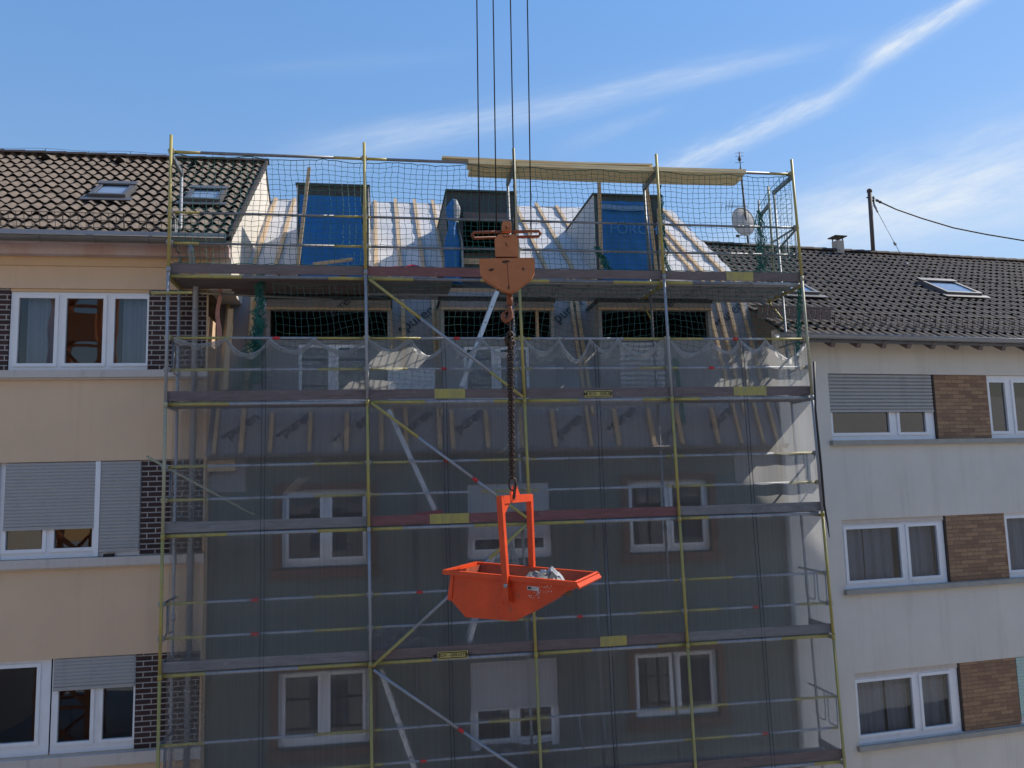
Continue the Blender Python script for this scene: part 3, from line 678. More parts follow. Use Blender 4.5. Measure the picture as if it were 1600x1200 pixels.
# upper dormers
YU = kY-.12
TU = lambda u, v, z: Vector((u, YU+v, z))
ud = [(465, 575, 288, 'small upper dormer nearest the cream house'), (700, 806, 298, 'small open upper dormer in the middle'), (930, 1034, 304, 'small upper dormer on the right')]
udx = []
for i, (xa, xb, yt, lab) in enumerate(ud):
    a, b, zt = PX(xa, yt+60, YU), PX(xb, yt+60, YU), PZ((xa+xb)/2, yt+3, YU)
    udx.append((a, b, zt)); zb_ = kz-.25
    dep = (zt-kz)/math.tan(up_)+.12
    holes = [(PX(724, 370, YU), PX(796, 370, YU), PZ(760, 404, YU), PZ(760, 333, YU))] if i == 1 else []
    mb = MB(); pierced(mb, TU, a, b, zb_, zt, holes, 0, .08)
    D = mb.build('upper_dormer', M['membrane_dk'], MH, lab)
    mb = MB()
    for x, s in ((a, -1), (b, 1)): mb.poly([(x, YU, zb_), (x, YU+dep+.6, zb_), (x, YU+dep, zt), (x, YU, zt)], (s*.02, 0, 0))
    mb.build('cheek', M['membrane'] if i != 1 else M['membrane_dk'], D)
    mb = MB(); mb.box((a-.04, YU-.05, zt), (b+.04, YU+dep+.15, zt+.035)); mb.build('dormer_roof', M['membrane_dk'], D)
    if i == 1:
        h = holes[0]; mb = MB(); mb.box((h[0]-.01, YU+.08, h[2]-.01), (h[1]+.01, YU+1.2, h[3]+.01)); mb.f = [mb.f[j] for j in (0, 1, 3, 4, 5)]; mb.m = mb.m[:5]; mb.sm = mb.sm[:5]; mb.build('opening', M['black'], D)
        mb = MB(); mb.box((h[0], YU-.03, h[3]-.13), (h[1], YU+.04, h[3])); mb.build('lintel_board', M['plank_dk'], D)
        mb = MB(); mb.box((h[0]-.02, YU-.03, h[2]-.12), (h[1]+.02, YU+.04, h[2]-.01)); mb.build('cill_board', M['wood'], D)
    else:
        mb = MB(); mb.bar((a, YU-.035, zt-.5), (b, YU-.035, zt-.5), .05, .05) if False else mb.box((b-.09, YU-.05, zb_), (b-.02, YU-.02, zt-.25)); mb.build('post', M['wood'], D)
def tarp(a, b, zb_, zt, seed, label):
    mb = MB(); mb.smooth = True; rnd = random.Random(seed); ph = [rnd.random()*6 for _ in range(6)]
    def fn(s, t):
        X = a+(b-a)*s; z = zb_+(zt-zb_)*t
        y = -.035-.025*math.sin(s*7+ph[0]+t*2)*(1-t*.5)-.012*math.sin(s*17+t*9+ph[1])-.01*math.sin(t*13+ph[2]+s*4)
        return Vector((X+.02*math.sin(t*5+ph[3]), YU+y, z))
    mb.grid(fn, 40, 40); mb.smooth = False; mb.cur = 1
    zz_ = zt-.24
    mb.cur = 0
    return mb.build('tarp', M['tarp'], None, label, 'tarp', 'blue tarps on the roof')
a, b, zt = udx[0]; t1 = tarp(a+.05, b-.1, kz-.2, PZ(520, 307, YU), 2, 'plain blue tarp covering the window of the left upper dormer behind a leaning batten')
a, b, zt = udx[2]; t3 = tarp(PX(938, 360, YU), PX(1016, 360, YU), kz-.2, PZ(980, 316, YU), 5, 'blue tarp with faint white lettering on the right upper dormer')
mb = MB(); mb.smooth = True
mb.grid(lambda s, t: Vector((a+.12+(PX(1010, 350, YU)-a-.12)*s, YU-.095-.006*math.sin(9*s), PZ(975, 330, YU)+.10*t-.02*math.sin(3*s))), 20, 3); mb.build('fold', M['tarp_w'] if False else mat('tarp_fold', (.12, .22, .36), .5), t3)
textmesh('printed_lettering', 'FÖRCH', .30, Vector((PX(988, 361, YU), YU-.105, PZ(988, 361, YU))), (1, 0, 0), (0, 0, 1), M['tarp_lt'], t3, .003)
mb = MB(); mb.smooth = True            # the tarp rolled up beside the middle dormer
def roll(s, t):
    z = kz-.2+(PZ(705, 318, YU)-kz+.2)*t; w = .13*(1-.55*math.exp(-((t-.68)/.13)**2))*(1 if t < .9 else 1-(t-.9)*7)+.035*(1-t); c = PX(706, 380, YU)-.02*math.sin(t*5)
    an = s*2*math.pi
    return Vector((c+w*math.cos(an)*(1+.12*math.sin(3*an+t*6)), YU-.16+.10*math.sin(an)*(1+.2*math.sin(4*an+2*t)), z))
mb.grid(roll, 28, 30)
rt = mb.build('tarp', M['tarp'], None, 'blue and white tarp gathered and tied beside the open middle dormer', 'tarp', 'blue tarps on the roof')
mb = MB(); mb.smooth = True
def roll2(s, t):
    p = roll(.9+.2*s, t*.55+.12); return p+Vector((.05, -.025, 0))
mb.grid(roll2, 6, 20); mb.build('white_lining', M['tarp_w'], rt)
mb = MB(); mb.smooth = True
mb.grid(lambda s, t: roll(-.32+.2*s, .72+t*.27)+Vector((.04, -.02, 0)), 5, 8); mb.build('white_lining', M['tarp_w'], rt)

# ------------------------------------------------------------------ right house
RA = rad(6.0)
R0 = P(1229, 760, YM); R0 = Vector((R0.x, R0.y, 0)); tR = Vector((math.cos(RA), math.sin(RA), 0)); nR = Vector((-math.sin(RA), math.cos(RA), 0))
RH = root('apartment_house', R0, RA, 'pale grey apartment house with ochre brick panels and dark pantile roof', 'house')
TR = lambda u, v, z: R0+tR*u+nR*v+Vector((0, 0, z))
def ruz(x, y, v=0):
    q = hit(x, y, R0+nR*v, nR); return ((q-R0).dot(tR), q.z)
ru = lambda x, y: ruz(x, y)[0]; rz_ = lambda x, y: ruz(x, y)[1]
UE = 14.0
rr = [(rz_(1400, 687), rz_(1400, 584.5)), (rz_(1400, 916), rz_(1400, 809)), (rz_(1420, 1155), rz_(1420, 1044))]
wz = rz_(1400, 541)
RB = [(ru(1297, 635), ru(1461.5, 635), ru(1546, 635)), (ru(1318.5, 865), ru(1481, 865), ru(1575, 865)), (ru(1339, 1105), ru(1504, 1105), ru(1594, 1105))]
mb = MB(); pierced(mb, TR, -.03, UE, 0, wz, [(RB[i][0], UE-.4, rr[i][0], rr[i][1]) for i in range(3)], 0, .14)
mb.add([TR(-.03, 0, 0), TR(-.03, 9, 0), TR(-.03, 9, wz), TR(-.03, 0, wz)], [(0, 3, 2, 1)]); mb.add([TR(UE, 0, 0), TR(UE, 9, 0), TR(UE, 9, wz), TR(UE, 0, wz)], [(0, 1, 2, 3)])
mb.build('wall', M['grey_render'], RH)
ruv = lambda prs, y: [(ru(p, y), ru(q, y)) for p, q in prs]
for i in range(3):
    a, b = rr[i]; w0, w1, w2 = RB[i]
    brickpanel(RH, TR, w1+.03, w2, a+.002, b-.002, .012, .135, M['bricks2'])
    mb = MB(); mb.box((w1, .02, a+.002), (w1+.028, .13, b-.002), TR); mb.build('panel_edge', M['iron'], RH)
    mb = MB(); mb.box((w0-.06, -.085, a-.09), (UE-.3, .04, a-.002), TR); mb.build('window_sill', M['stone'], RH)
    if i == 0:
        window(RH, TR, w0, w1-.005, a+.004, b-.004, .06, ruv([(1303, 1393), (1408, 1450)], 662), shut_rng=(w0+.01, w1-.035, rz_(1380, 644), b-.01), bottom=.13, top=.1, pitch=.068, label='top floor window under a half lowered shutter')
        window(RH, TR, w2+.005, w2+2.1, a+.004, b-.004, .06, [(w2+.07, w2+.48), (w2+.68, w2+1.25), (w2+1.4, w2+2.0)], bottom=.13, top=.13, label='top floor window right of the brick panel')
    elif i == 1:
        window(RH, TR, w0+.0, w1-.005, a+.004, b-.09, .06, ruv([(1326, 1411), (1424, 1470)], 865), curtain=ruv([(1322, 1362), (1362, 1411), (1424, 1472)], 865), bottom=.13, top=.08, label='middle floor window with grey blue curtains')
        mb = MB(); mb.box((w0, .035, b-.088), (w1-.005, .13, b-.002), TR); mb.build('shutter_box', M['sill'], RH)
        window(RH, TR, w2+.005, w2+2.1, a+.004, b-.004, .06, [(w2+.07, w2+.9), (w2+1.1, w2+2.0)], curtain=[(w2+.07, w2+.9)], bottom=.13, top=.1, label='middle floor window right of the brick panel')
    else:
        window(RH, TR, w0, w1-.005, a+.004, b-.09, .06, ruv([(1343, 1431), (1445, 1490)], 1105), curtain=ruv([(1340, 1395), (1400, 1433), (1443, 1492)], 1105), bottom=.14, top=.08, label='bottom floor window with full curtains')
        mb = MB(); mb.box((w0, .035, b-.088), (w1-.005, .13, b-.002), TR); mb.build('shutter_box', M['sill'], RH)
        window(RH, TR, w2+.005, w2+2.1, a+.004, b-.004, .06, [(w2+.1, w2+2.0)], shut_rng=(w2+.02, w2+2.05, a+.12, b-.01), shut_m=M['greenw'], pitch=.06, label='bottom floor window with pale green shutter closed')
# roof of the right house
ve = -.42; _, zEr = ruz(1400, 527, ve); pr_ = rad(31)
UR = tR; SR = nR*math.cos(pr_)+Vector((0, 0, math.sin(pr_))); NR = UR.cross(SR)
ORr = TR(0, ve, zEr)
# slope length so that the ridge appears where the photo has it
best = None
for i in range(300):
    L = 2+i*.025; p = ORr+SR*L+tR*5.0-CAM; yy = 600-F*p.dot(UP)/p.dot(FW)
    if best is None or abs(yy-392) < best[0]: best = (abs(yy-392), L)
LRr = best[1]
mb = MB(); tiled(mb, TR(-.02, ve, zEr), UR, SR, UE, LRr, .20, .32, .022, .027, 8, stag=.5, us=9)
q = lambda u, s, n=-.03: ORr+tR*u+SR*s+NR*n
mb.add([q(-.02, 0), q(UE, 0), q(UE, LRr), q(-.02, LRr)], [(0, 1, 2, 3)])
bk = nR*(2*LRr*math.cos(pr_)); mb.add([q(-.02, LRr), q(UE, LRr), q(UE, 0)+bk, q(-.02, 0)+bk], [(0, 1, 2, 3)])
mb.build('roof', M['tile2'], RH)
mb = MB(); mb.smooth = True; u = -.02
while u < UE:
    n = 8; c0 = q(u, LRr, .0); c1 = q(min(u+.42, UE), LRr, .0)
    f = lambda c, r: [c+nR*(r*math.sin(a))+Vector((0, 0, r*math.cos(a)*.9-.02)) for a in [(-1.3+2.6*i/n) for i in range(n+1)]]
    mb.add(f(c0, .12)+f(c1, .138), [(i, i+1, n+2+i, n+1+i) for i in range(n)]); u += .40
mb.build('ridge_tiles', M['ridge1'], RH)
mb = MB(); half_gutter(mb, TR(-.3, ve-.07, zEr-.0), TR(UE, ve-.07, zEr-.0), .075, -nR); mb.build('gutter', M['zinc'], RH)
mb = MB(); mb.bar(TR(-.02, ve-.01, zEr-.07), TR(UE, ve-.01, zEr-.07), .02, .12); mb.build('fascia', M['frame_dark'], RH)
for i in range(24):
    u = .35+i*.56; mb = MB(); p = TR(u, ve, zEr-.15); mb.bar(p, p+SR*.9, .09, .14, NR); mb.build('rafter_tail', M['plank_dk'], RH)
mb = MB(); mb.add([TR(-.02, ve, zEr-.07), TR(UE, ve, zEr-.07), TR(UE, .02, zEr-.07+(-ve)*math.tan(pr_)), TR(-.02, .02, zEr-.07+(-ve)*math.tan(pr_))], [(0, 1, 2, 3)]); mb.build('soffit', M['grey_render'], RH)
mb = MB(); mb.box((-.03, .0, wz), (UE, .12, zEr-.08-ve*math.tan(pr_)), TR); mb.build('eave_wall', M['grey_render'], RH)
mb = MB(); gb = q(0, .55, .05); upv = (Vector((0, 0, 1))-nR*.2).normalized()
for hh in (0, .5, 1): mb.tube([gb+tR*1.3+upv*.22*hh, gb+tR*UE+upv*.22*hh], .007, 4)
u = 1.3; i = 0
while u < UE: mb.tube([gb+tR*u, gb+tR*u+upv*.22], .011 if i % 9 == 0 else .006, 4); u += .13; i += 1
mb.build('snow_guard', M['iron'], RH)
mb = MB()
for k in range(14): mb.bar(q(-.3+k*.115, .62, .10), q(-.3+k*.115, .62, .10)+upv*.2, .09, .02, nR)
mb.bar(q(-.4, .62, .12)+upv*.2, q(1.3, .62, .12)+upv*.2, .03, .03); mb.build('snow_board', M['plank_dk'], RH)
for x, y, w, h, lab in ((1482, 455, 1.0, 1.0, 'closed skylight reflecting the pale sky'), (1240, 456, .75, .78, 'skylight half hidden by the scaffold end')):
    skylight(RH, hit(x, y, ORr, NR)+NR*.03, UR, SR, w, h, lab)
c = hit(1310, 394, ORr+NR*0, NR); mb = MB(); Tc = lambda u, v, z: c+tR*u+nR*v+Vector((0, 0, z))
mb.box((-.11, -.11, -.3), (.11, .11, .30), Tc); ch = mb.build('chimney', M['stone'], RH)
mb = MB()
for a, b in ((-.09, -.09), (.09, -.09), (-.09, .09), (.09, .09)): mb.box((a-.012, b-.012, .30), (a+.012, b+.012, .40), Tc)
mb.box((-.19, -.17, .40), (.19, .17, .425), Tc); mb.build('chimney_cap', M['iron'], ch)
# roof mast with its service cable
ridgeP = lambda x: min((q(.05*i, LRr) for i in range(240)), key=lambda p: abs(800+F*(p-CAM).dot(RT)/(p-CAM).dot(FW)-x))
b0 = ridgeP(1365); dpt = (b0-CAM).dot(FW)
def at(x, y, d): r = pray(x, y); return CAM+r*d          # r.FW == 1, so d is depth along the view axis
MS = root('power_mast', b0, 0, 'dark steel roof mast with insulators carrying the overhead service cable', 'mast')
top = at(1358.5, 299, dpt)
mb = MB(); mb.tube([b0-Vector((0, 0, .5)), top], .055, 12); mb.tube([top-Vector((0, 0, .02)), top+Vector((0, 0, .05)), top+Vector((0, 0, .08))], [.072, .065, .02], 12); mb.build('pole', M['mast'], MS)
mb = MB(); a0 = at(1359, 309, dpt); mb.tube([a0-tR*.10, a0+tR*.16], .02, 8); mb.tube([a0+tR*.12+Vector((0, 0, .05)), a0+tR*.12-Vector((0, 0, .22))], .022, 8); mb.tube([a0+tR*.05-Vector((0, 0, .02)), a0+tR*.2-Vector((0, 0, .3))], .012, 6); mb.build('bracket', M['iron'], MS)
mb = MB(); i0 = at(1368, 312, dpt); i1 = at(1378, 317, dpt); mb.tube([i0, i0*.7+i1*.3, i0*.5+i1*.5, i0*.3+i1*.7, i1], [.02, .045, .025, .045, .02], 8); mb.build('insulator', M['mast'], MS)
mb = MB(); w0 = at(1364, 318, dpt); w1 = hit(1416, 413, ORr+NR*.04, NR); mb.tube([w0, w1], .008, 5); mm = w0*.33+w1*.67; mb.tube([mm+(w0-w1)*.02, mm-(w0-w1)*.02], .035, 8); mb.tube([w0*.97+w1*.03, w0*.85+w1*.15], .022, 6)
mb.tube([w1, w1-SR*.05], .05, 6); mb.build('stay_wire', M['zinc'], MS)
cab = [(1378, 317), (1400, 327), (1440, 341), (1490, 356), (1540, 366), (1600, 376), (1700, 386), (1850, 392)]
mb = MB(); mb.tube([at(x, y, dpt-.06*(x-1378)/10) for x, y in cab], .019, 6); mb.build('service_cable', M['hose'], None, 'thick black overhead cable sagging from the roof mast to the right', 'cable')
# dish and aerial on a leaning pole behind the planks
b1_ = ridgeP(1172); d1 = (b1_-CAM).dot(FW)
DS = root('satellite_dish', b1_, 0, 'round grey satellite dish on a dark pole behind the net at the scaffold end', 'satellite dish')
pt = at(1157, 262, d1)
mb = MB(); mb.tube([b1_-Vector((0, 0, .4)), pt], .028, 8); mb.build('pole', M['mast'], DS)
dc = at(1160.5, 347, d1); dn = (Vector((.15, -1, .12))).normalized(); da = Vector((0, 0, 1)).cross(dn).normalized(); db = dn.cross(da)
mb = MB(); mb.smooth = True
def dsh(s, t):
    r = .36*t; an = s*2*math.pi; return dc+da*(r*math.cos(an)*.95)+db*(r*math.sin(an)*1.1)-dn*(.05*t*t-.02)+dn*.06
mb.grid(dsh, 32, 8); mb.tube([dsh(i/32, 1) for i in range(32)], .012, 5, closed=True); mb.build('reflector', M['dish'], DS)
mb = MB(); la = at(1146, 373, d1)-Vector((0, .25, 0)); mb.tube([dc-db*.36, la], .012, 6); mb.tube([la-da*.03, la+da*.05], .035, 8); mb.build('receiver_arm', M['iron'], DS)
mb = MB(); mb.box((-.07, .0, -.1), (.07, .12, .1), lambda u, v, z: dc+da*u-dn*v+db*z-db*.12+da*.12); mb.build('clamp', M['galv_dk'], DS)
AE = root('aerial', at(1156, 262, d1), 0, 'thin television aerial with short crossbars above the timber planks', 'aerial')
mb = MB(); a_ = at(1155, 237, d1); mb.tube([pt, a_], .012, 6); mb.build('pole', M['mast'], AE)
mb = MB()
for y, w in ((239, .14), (244, .14), (249, .09), (254, .14)):
    c = at(1155.3, y, d1); mb.tube([c-Vector((w, .05, .03)), c+Vector((w, .05, .03))], .006, 4)
c = at(1155.5, 248.5, d1); mb.tube([c-Vector((0, 0, .05)), c+Vector((0, 0, .05))], .035, 6); mb.build('elements', M['iron'], AE)
c2 = at(1134, 322, d1); UA = root('aerial', c2, 0, 'second small spiky aerial just left of the satellite dish', 'aerial')
mb = MB(); mb.tube([at(1168, 322, d1), c2], .01, 6)
mb.build('boom', M['iron'], UA); mb = MB()
for f in (-.12, 0, .1, .2): p = c2+Vector((f, 0, f*.3)); mb.tube([p-Vector((.03, 0, .14)), p+Vector((.03, 0, .14))], .006, 4)
mb.build('elements', M['iron'], UA)

# ------------------------------------------------------------------ scaffold
YO, YI = 13.1, 13.83
DZ = [ZC+3.37, ZC+1.36, ZC-.63, ZC-2.66, ZC-4.68, ZC-6.7]      # deck levels, top down
ZTOP = ZC+5.36
def post_x(i, z):
    t = (ZTOP-z)/8.05
    return [-3.22+.02*t, -.21+.055*t, 2.28+.13*t, 4.80+.12*t, 7.33+.15*t][i]
SF = root('scaffold', (2.1, 13.4, 0), 0, 'yellow and galvanised tube scaffold with five decks across the dark house', 'scaffold')
POLECOL = [  # (z from, z to, material) per pole, top down breaks at the decks
    ['yellow', 'galv', 'palyel', 'yellow', 'yellow'], ['yellow', 'galv', 'yellow', 'galv', 'yellow'], ['palyel', 'yellow', 'yellow', 'yellow', 'yellow'],
    ['yellow', 'galv', 'yellow', 'yellow', 'yellow'], ['yellow', 'palyel', 'galv', 'yellow', 'yellow']]
SM = [M['galv'], M['yellow'], M['palyel'], M['red'], M['galv_dk']]; SI = dict(galv=0, yellow=1, palyel=2, red=3, galv_dk=4)
def rail(name, p, q, r, pat, n=8, par=None):
    """tube in painted lengths: pat = [(fraction, colour)]"""
    mb = MB(); p = Vector(p); q = Vector(q); t = 0
    for fr, c in pat:
        mb.cur = SI[c]; rr_ = r*(1.25 if c == 'red' else 1); mb.tube([p+(q-p)*t, p+(q-p)*min(1, t+fr)], rr_, n); t += fr
    return mb.build(name, SM, par or SF)
for i in range(5):
    brk = [ZTOP+.25]+[DZ[0]+.05, DZ[1]-.05, DZ[2]-.05, DZ[3]-.05, 0]
    mb = MB()
    for k in range(5):
        mb.cur = SI[POLECOL[i][k]]; mb.tube([(post_x(i, brk[k]), YO, brk[k]), (post_x(i, brk[k+1]), YO, brk[k+1])], .0245, 10)
        if k: mb.tube([(post_x(i, brk[k]), YO, brk[k]-.03), (post_x(i, brk[k]), YO, brk[k]+.05)], .031, 10)
    for k, z in enumerate([ZTOP, DZ[0]+1, DZ[0]+.5]+[DZ[j]+h for j in (1, 2, 3) for h in (1.0, .5)]):
        mb.cur = 0 if k % 3 else 2; x = post_x(i, z); mb.box((x-.042, YO+.015, z-.036), (x+.042, YO+.078, z+.036)); mb.tube([(x-.06, YO+.04, z+.012), (x+.06, YO+.04, z+.012)], .010, 6)
    mb.build('standard', SM, SF)
    zt = ZC+5.2 if i in (0, 4) else (ZTOP+.0 if i in (2, 3) else DZ[0])
    mb = MB(); mb.cur = SI['galv'] if i != 3 else SI['galv_dk']
    mb.tube([(post_x(i, zt), YI, zt), (post_x(i, 0), YI, 0)], .0245, 8)
    for z in (ZC+2.2, ZC-.9, ZC-2.0): mb.tube([(post_x(i, z), YI, z), (post_x(i, z), YI, z+.09)], .034, 8)
    mb.build('inner_standard', SM, SF)
    for j in range(6):                                     # transoms carrying the decks
        z = DZ[j]-.06; x = post_x(i, z); yb = 14.42 if j == 0 else YI
        mb = MB(); mb.cur = 1 if (j == 0 or (i+j) % 3 == 0) else 0; mb.bar((x, YO, z), (x, yb, z), .045, .05); 
        if j == 0: mb.tube([(x, YI, z-.5), (x, 14.36, z-.03)], .018, 6)
        mb.build('transom', SM, SF)
    if i in (0, 2, 3, 4):
        mb = MB(); mb.bar((post_x(i, ZTOP), YO, ZTOP-.06), (post_x(i, ZTOP), YI+.02, ZTOP-.1), .05, .07); mb.build('transom', M['galv_dk'], SF)
rnd = random.Random(11)
for i in range(4):
    for j in range(5):
        def XX(k, z): return post_x(i+k, z)
        z = DZ[j]
        hs_ = [2.0, 1.0, .5] if j == 0 else [1.0, .5]
        for h in hs_:
            zz_ = z+h if h < 2 else ZTOP
            a, b = XX(0, zz_)+.02, XX(1, zz_)-.02
            if j == 0: pat = [(.14 if i == 0 or h == 2 else .03, 'yellow'), (.70, 'galv_dk'), (.27, 'galv_dk' if (h != 2 and i) else 'yellow')]
            else:
                y0 = rnd.choice([.06, .25, .34]); y1 = rnd.choice([.05, .2, .3]); rd = rnd.random()
                if i == 0: y0, y1 = (.20, .27) if j > 1 else (.3, .25)
                pat = [(y0, 'yellow'), (.22, 'galv'), (.035 if rd > .45 else .0001, 'red'), (1-y0-y1-.255 if rd > .45 else 1-y0-y1-.2201, 'galv'), (y1, 'yellow')]
            rail('guard_rail', (a, YO+.065, zz_), (b, YO+.065, zz_), .0205 if h < 2 else .026, pat)
        # deck edge tube under the toe board
        a, b = XX(0, z)+.03, XX(1, z)-.03
        yy0 = rnd.choice([.2, .36, .3])
        rail('deck_edge', (a, YO+.055, z-.035), (b, YO+.055, z-.035), .028, [(yy0, 'yellow'), (.45, 'galv' if j else 'galv_dk'), (.55-yy0, 'yellow' if rnd.random() > .5 else 'galv')])
        # toe board
        mb = MB(); zt0, zt1 = z+.015, z+.165
        mb.box((a-.02, YO+.03, zt0), (b+.02, YO+.052, zt1))
        mm_ = M['plank_dk']
        if j == 2 and i in (1, 2): mm_ = M['plank_rd']
        elif j == 3 or (j == 2 and i in (0, 3)): mm_ = M['board_gr'] if i in (0, 3) else M['plank_dk']
        elif j == 0 and i == 1: mm_ = M['plank_rd']
        mb.cur = 1
        spots = {(0, 3): [(.45, .65)], (1, 1): [(.42, .62)], (1, 3): [(.44, .68)], (2, 1): [(.37, .62)], (3, 2): [(.42, .60)]}.get((j, i), [])
        for s0, s1 in spots: mb.box((a+(b-a)*s0, YO+.026, zt0-.003), (a+(b-a)*s1, YO+.0295, zt1+.003))
        mb.build('toe_board', [mm_, M['yellow']], SF)
        # deck planks: slotted steel or timber
        np_ = 4 if j == 0 else 2
        for k in range(np_):
            y0 = YO+.075+k*.325; y1 = y0+.305; mb = MB()
            if j == 0 and i == 1 and k < 3:
                h0, h1 = 1.22, 2.12
                mb.box((a, y0, z-.045), (h0, y1, z)); mb.box((h1, y0, z-.045), (b, y1, z)); mb.build('deck_plank', M['deck'], SF); continue
            steel = (j == 0 and i > 0) or (j == 1 and i in (1, 2)) or j == 4
            if steel:
                n = int((b-a)/.062)
                for s_ in range(n): xa = a+(b-a)*s_/n; mb.box((xa, y0+.02, z-.012), (xa+(b-a)/n*.80, y1-.02, z-.004))
                mb.cur = 1
                for yy in (y0, y1-.03): mb.box((a, yy, z-.075), (b, yy+.03, z-.0))
                for xx in range(5): xk = a+(b-a)*(xx+.5)/5; mb.box((xk, y0+.03, z-.05), (xk+.03, y1-.03, z-.014))
                mb.build('deck_plank', [M['deck'], M['galv']], SF)
            else:
                mb.box((a, y0, z-.045), (b, y1, z)); mb.build('deck_plank', M['plank_dk'] if j != 3 else M['board_gr'], SF)
# long braces on the outer face
def onO(x, y, Y=YO-.05): return P(x, y, Y)
for (x0, y0), (x1, y1), pat in (((577, 436), (818, 621), [(.33, 'yellow'), (.45, 'galv'), (.22, 'yellow')]), ((580, 629), (823, 809), [(.3, 'yellow'), (.35, 'galv'), (.03, 'red'), (.12, 'galv'), (.2, 'yellow')]),
                               ((583, 1041), (822, 820), [(.25, 'yellow'), (.5, 'galv'), (.25, 'yellow')]), ((584, 1047), (846, 1228), [(.5, 'galv'), (.03, 'red'), (.47, 'galv')])):
    rail('diagonal_brace', onO(x0, y0), onO(x1, y1), .024, pat)
rail('diagonal_brace', P(229, 713, 13.4), P(420, 818, 13.4), .018, [(1, 'palyel')])
rail('ledger', P(236, 458, YO-.05), P(300, 457, YO-.05), .024, [(1, 'yellow')])
rail('ledger', P(300, 457.5, YI+.05), P(520, 468, YI+.05), .02, [(.2, 'palyel'), (.8, 'galv_dk')])
# side guards at both ends
for i, sgn in ((0, -1), (4, 1)):
    for j in range(5):
        z = DZ[j]; x = post_x(i, z+1)+sgn*.0
        mb = MB(); mb.cur = 0 if i else 4
        mb.tube([(x, YO-.02, z+1.0), (x, YI+.25, z+1.0)], .019, 8)
        for y0, y1 in ((YO+.08, YO+.36), (YO+.46, YO+.76)):
            r_ = .05; zb2 = z+.5
            mb.tube([(x, y0, z+1.0), (x, y0, zb2+r_), (x, y0+r_*.3, zb2+r_*.3), (x, y0+r_, zb2), (x, y1-r_, zb2), (x, y1-r_*.3, zb2+r_*.3), (x, y1, zb2+r_), (x, y1, z+1.0)], .011, 6)
        mb.build('side_guard', SM, SF)
        mb = MB(); mb.cur = 0; mb.box((x-.02, YO+.05, z+.01), (x+.005, YI, z+.15)); mb.build('end_toe_board', M['board_gr'], SF)
# console frame and net posts at the right end, on the top deck
for Y, y in ((14.10, 291), (14.52, 313)):
    x = post_x(4, DZ[0]); zt = PZ(1196 if Y < 14.3 else 1179, y, Y)
    mb = MB(); mb.cur = 2 if Y < 14.3 else 0; mb.tube([(x, Y, DZ[0]), (x, Y, zt)], .0225, 8); mb.build('net_post', SM, SF)
x = post_x(4, DZ[0]); mb = MB(); mb.bar((x, 14.1, DZ[0]+1.75), (x, 14.52, DZ[0]+1.66), .045, .06); mb.tube([(x, YO, DZ[0]+1.0), (x, 14.1, DZ[0]+.75)], .02, 8); mb.build('net_arm', M['galv_dk'], SF)
# extra uprights below the third deck and at the top deck
for x in (934, 951):
    q0 = P(x-6, 820, YI-.2); q1 = P(x+10, 1200, YI-.2); mb = MB(); mb.tube([q0, q1], .024, 8); mb.build('hoist_upright', M['galv_dk'], SF)
mb = MB(); z = DZ[0]; q0 = P(1005, 290, 13.83); q1 = P(1018, 425, 13.83)
mb.tube([q0, q1], .02, 8); mb.build('net_post', M['galv'], SF)
# U frame low in the third bay
g = [(908, 1118), (905, 1121), (909, 1158), (914, 1162), (942, 1158), (946, 1153), (943, 1115)]
mb = MB(); mb.tube([P(x, y, YI-.05) for x, y in g], .011, 6); mb.build('side_guard', M['galv'], SF)
# signs
def sign(x0, x1, y0, y1, body, lab):
    Y = YO+.018; a, b = P(x0, y1, Y), P(x1, y0, Y); mb = MB(); mb.box((a.x, Y, a.z), (b.x, Y+.006, b.z)); s = mb.build('sign', M['sign'], SF, lab)
    mb = MB(); T = lambda u, v, z: Vector((u, Y+v, z)); ring(mb, T, a.x+.015, b.x-.015, a.z+.012, b.z-.012, .012, -.003, -.0005); mb.build('border', M['ink'], s)
    textmesh('lettering', body, .062, Vector(((a.x+b.x)/2, Y-.001, (a.z+b.z)/2)), (1, 0, 0), (0, 0, 1), M['ink'], s, .002, bold=.0012)
sign(684, 731, 1016, 1031, 'MÜSCH - GERÜSTBAU', 'small yellow sign with black lettering on the fourth toe board')
sign(914, 956, 610, 621, 'MÜSCH - GERÜST', 'small yellow sign with black lettering on the second toe board')
# stickers of worn paint, hatch
mb = MB(); hp = P(668, 806, 13.35); mb.poly([hp+Vector((-.2, 0, 0)), hp+Vector((.22, 0, 0)), hp+Vector((.25, .1, .08)), hp+Vector((.05, .1, .06)), hp+Vector((-.18, .05, .04))], (0, .02, .012)); mb.build('hatch_flap', M['red'], SF)

# ------------------------------------------------------------------ ladders
def ladder(pa, pb, lab):
    a = P(*pa, 13.27); b = P(*pb, 13.27); d = Vector((0, .30, 0))
    o = root('ladder', b, 0, lab, 'ladder', 'aluminium ladders inside the scaffold')
    for k in (0, 1):
        mb = MB(); mb.bar(a+d*k, b+d*k, .024, .068, (b-a).cross(d).normalized()); mb.build('stile', M['step'], o)
    n = max(2, int((a-b).length/.28)); mb = MB()
    for k in range(1, n): c = a+(b-a)*(k/n); mb.tube([c-d*.06, c+d*1.05], .013, 6)
    mb.build('rungs', M['galv_dk'], o)
ladder((777, 455), (721, 604), 'ladder rising to the top deck behind the orange hook block')
ladder((607, 640), (680, 797), 'ladder leaning down to the red brown toe board of the third deck')
ladder((772, 865), (733, 1006), 'ladder mostly hidden behind the orange skip')
ladder((596, 1052), (652, 1215), 'lowest ladder running out of the picture beside the left window')

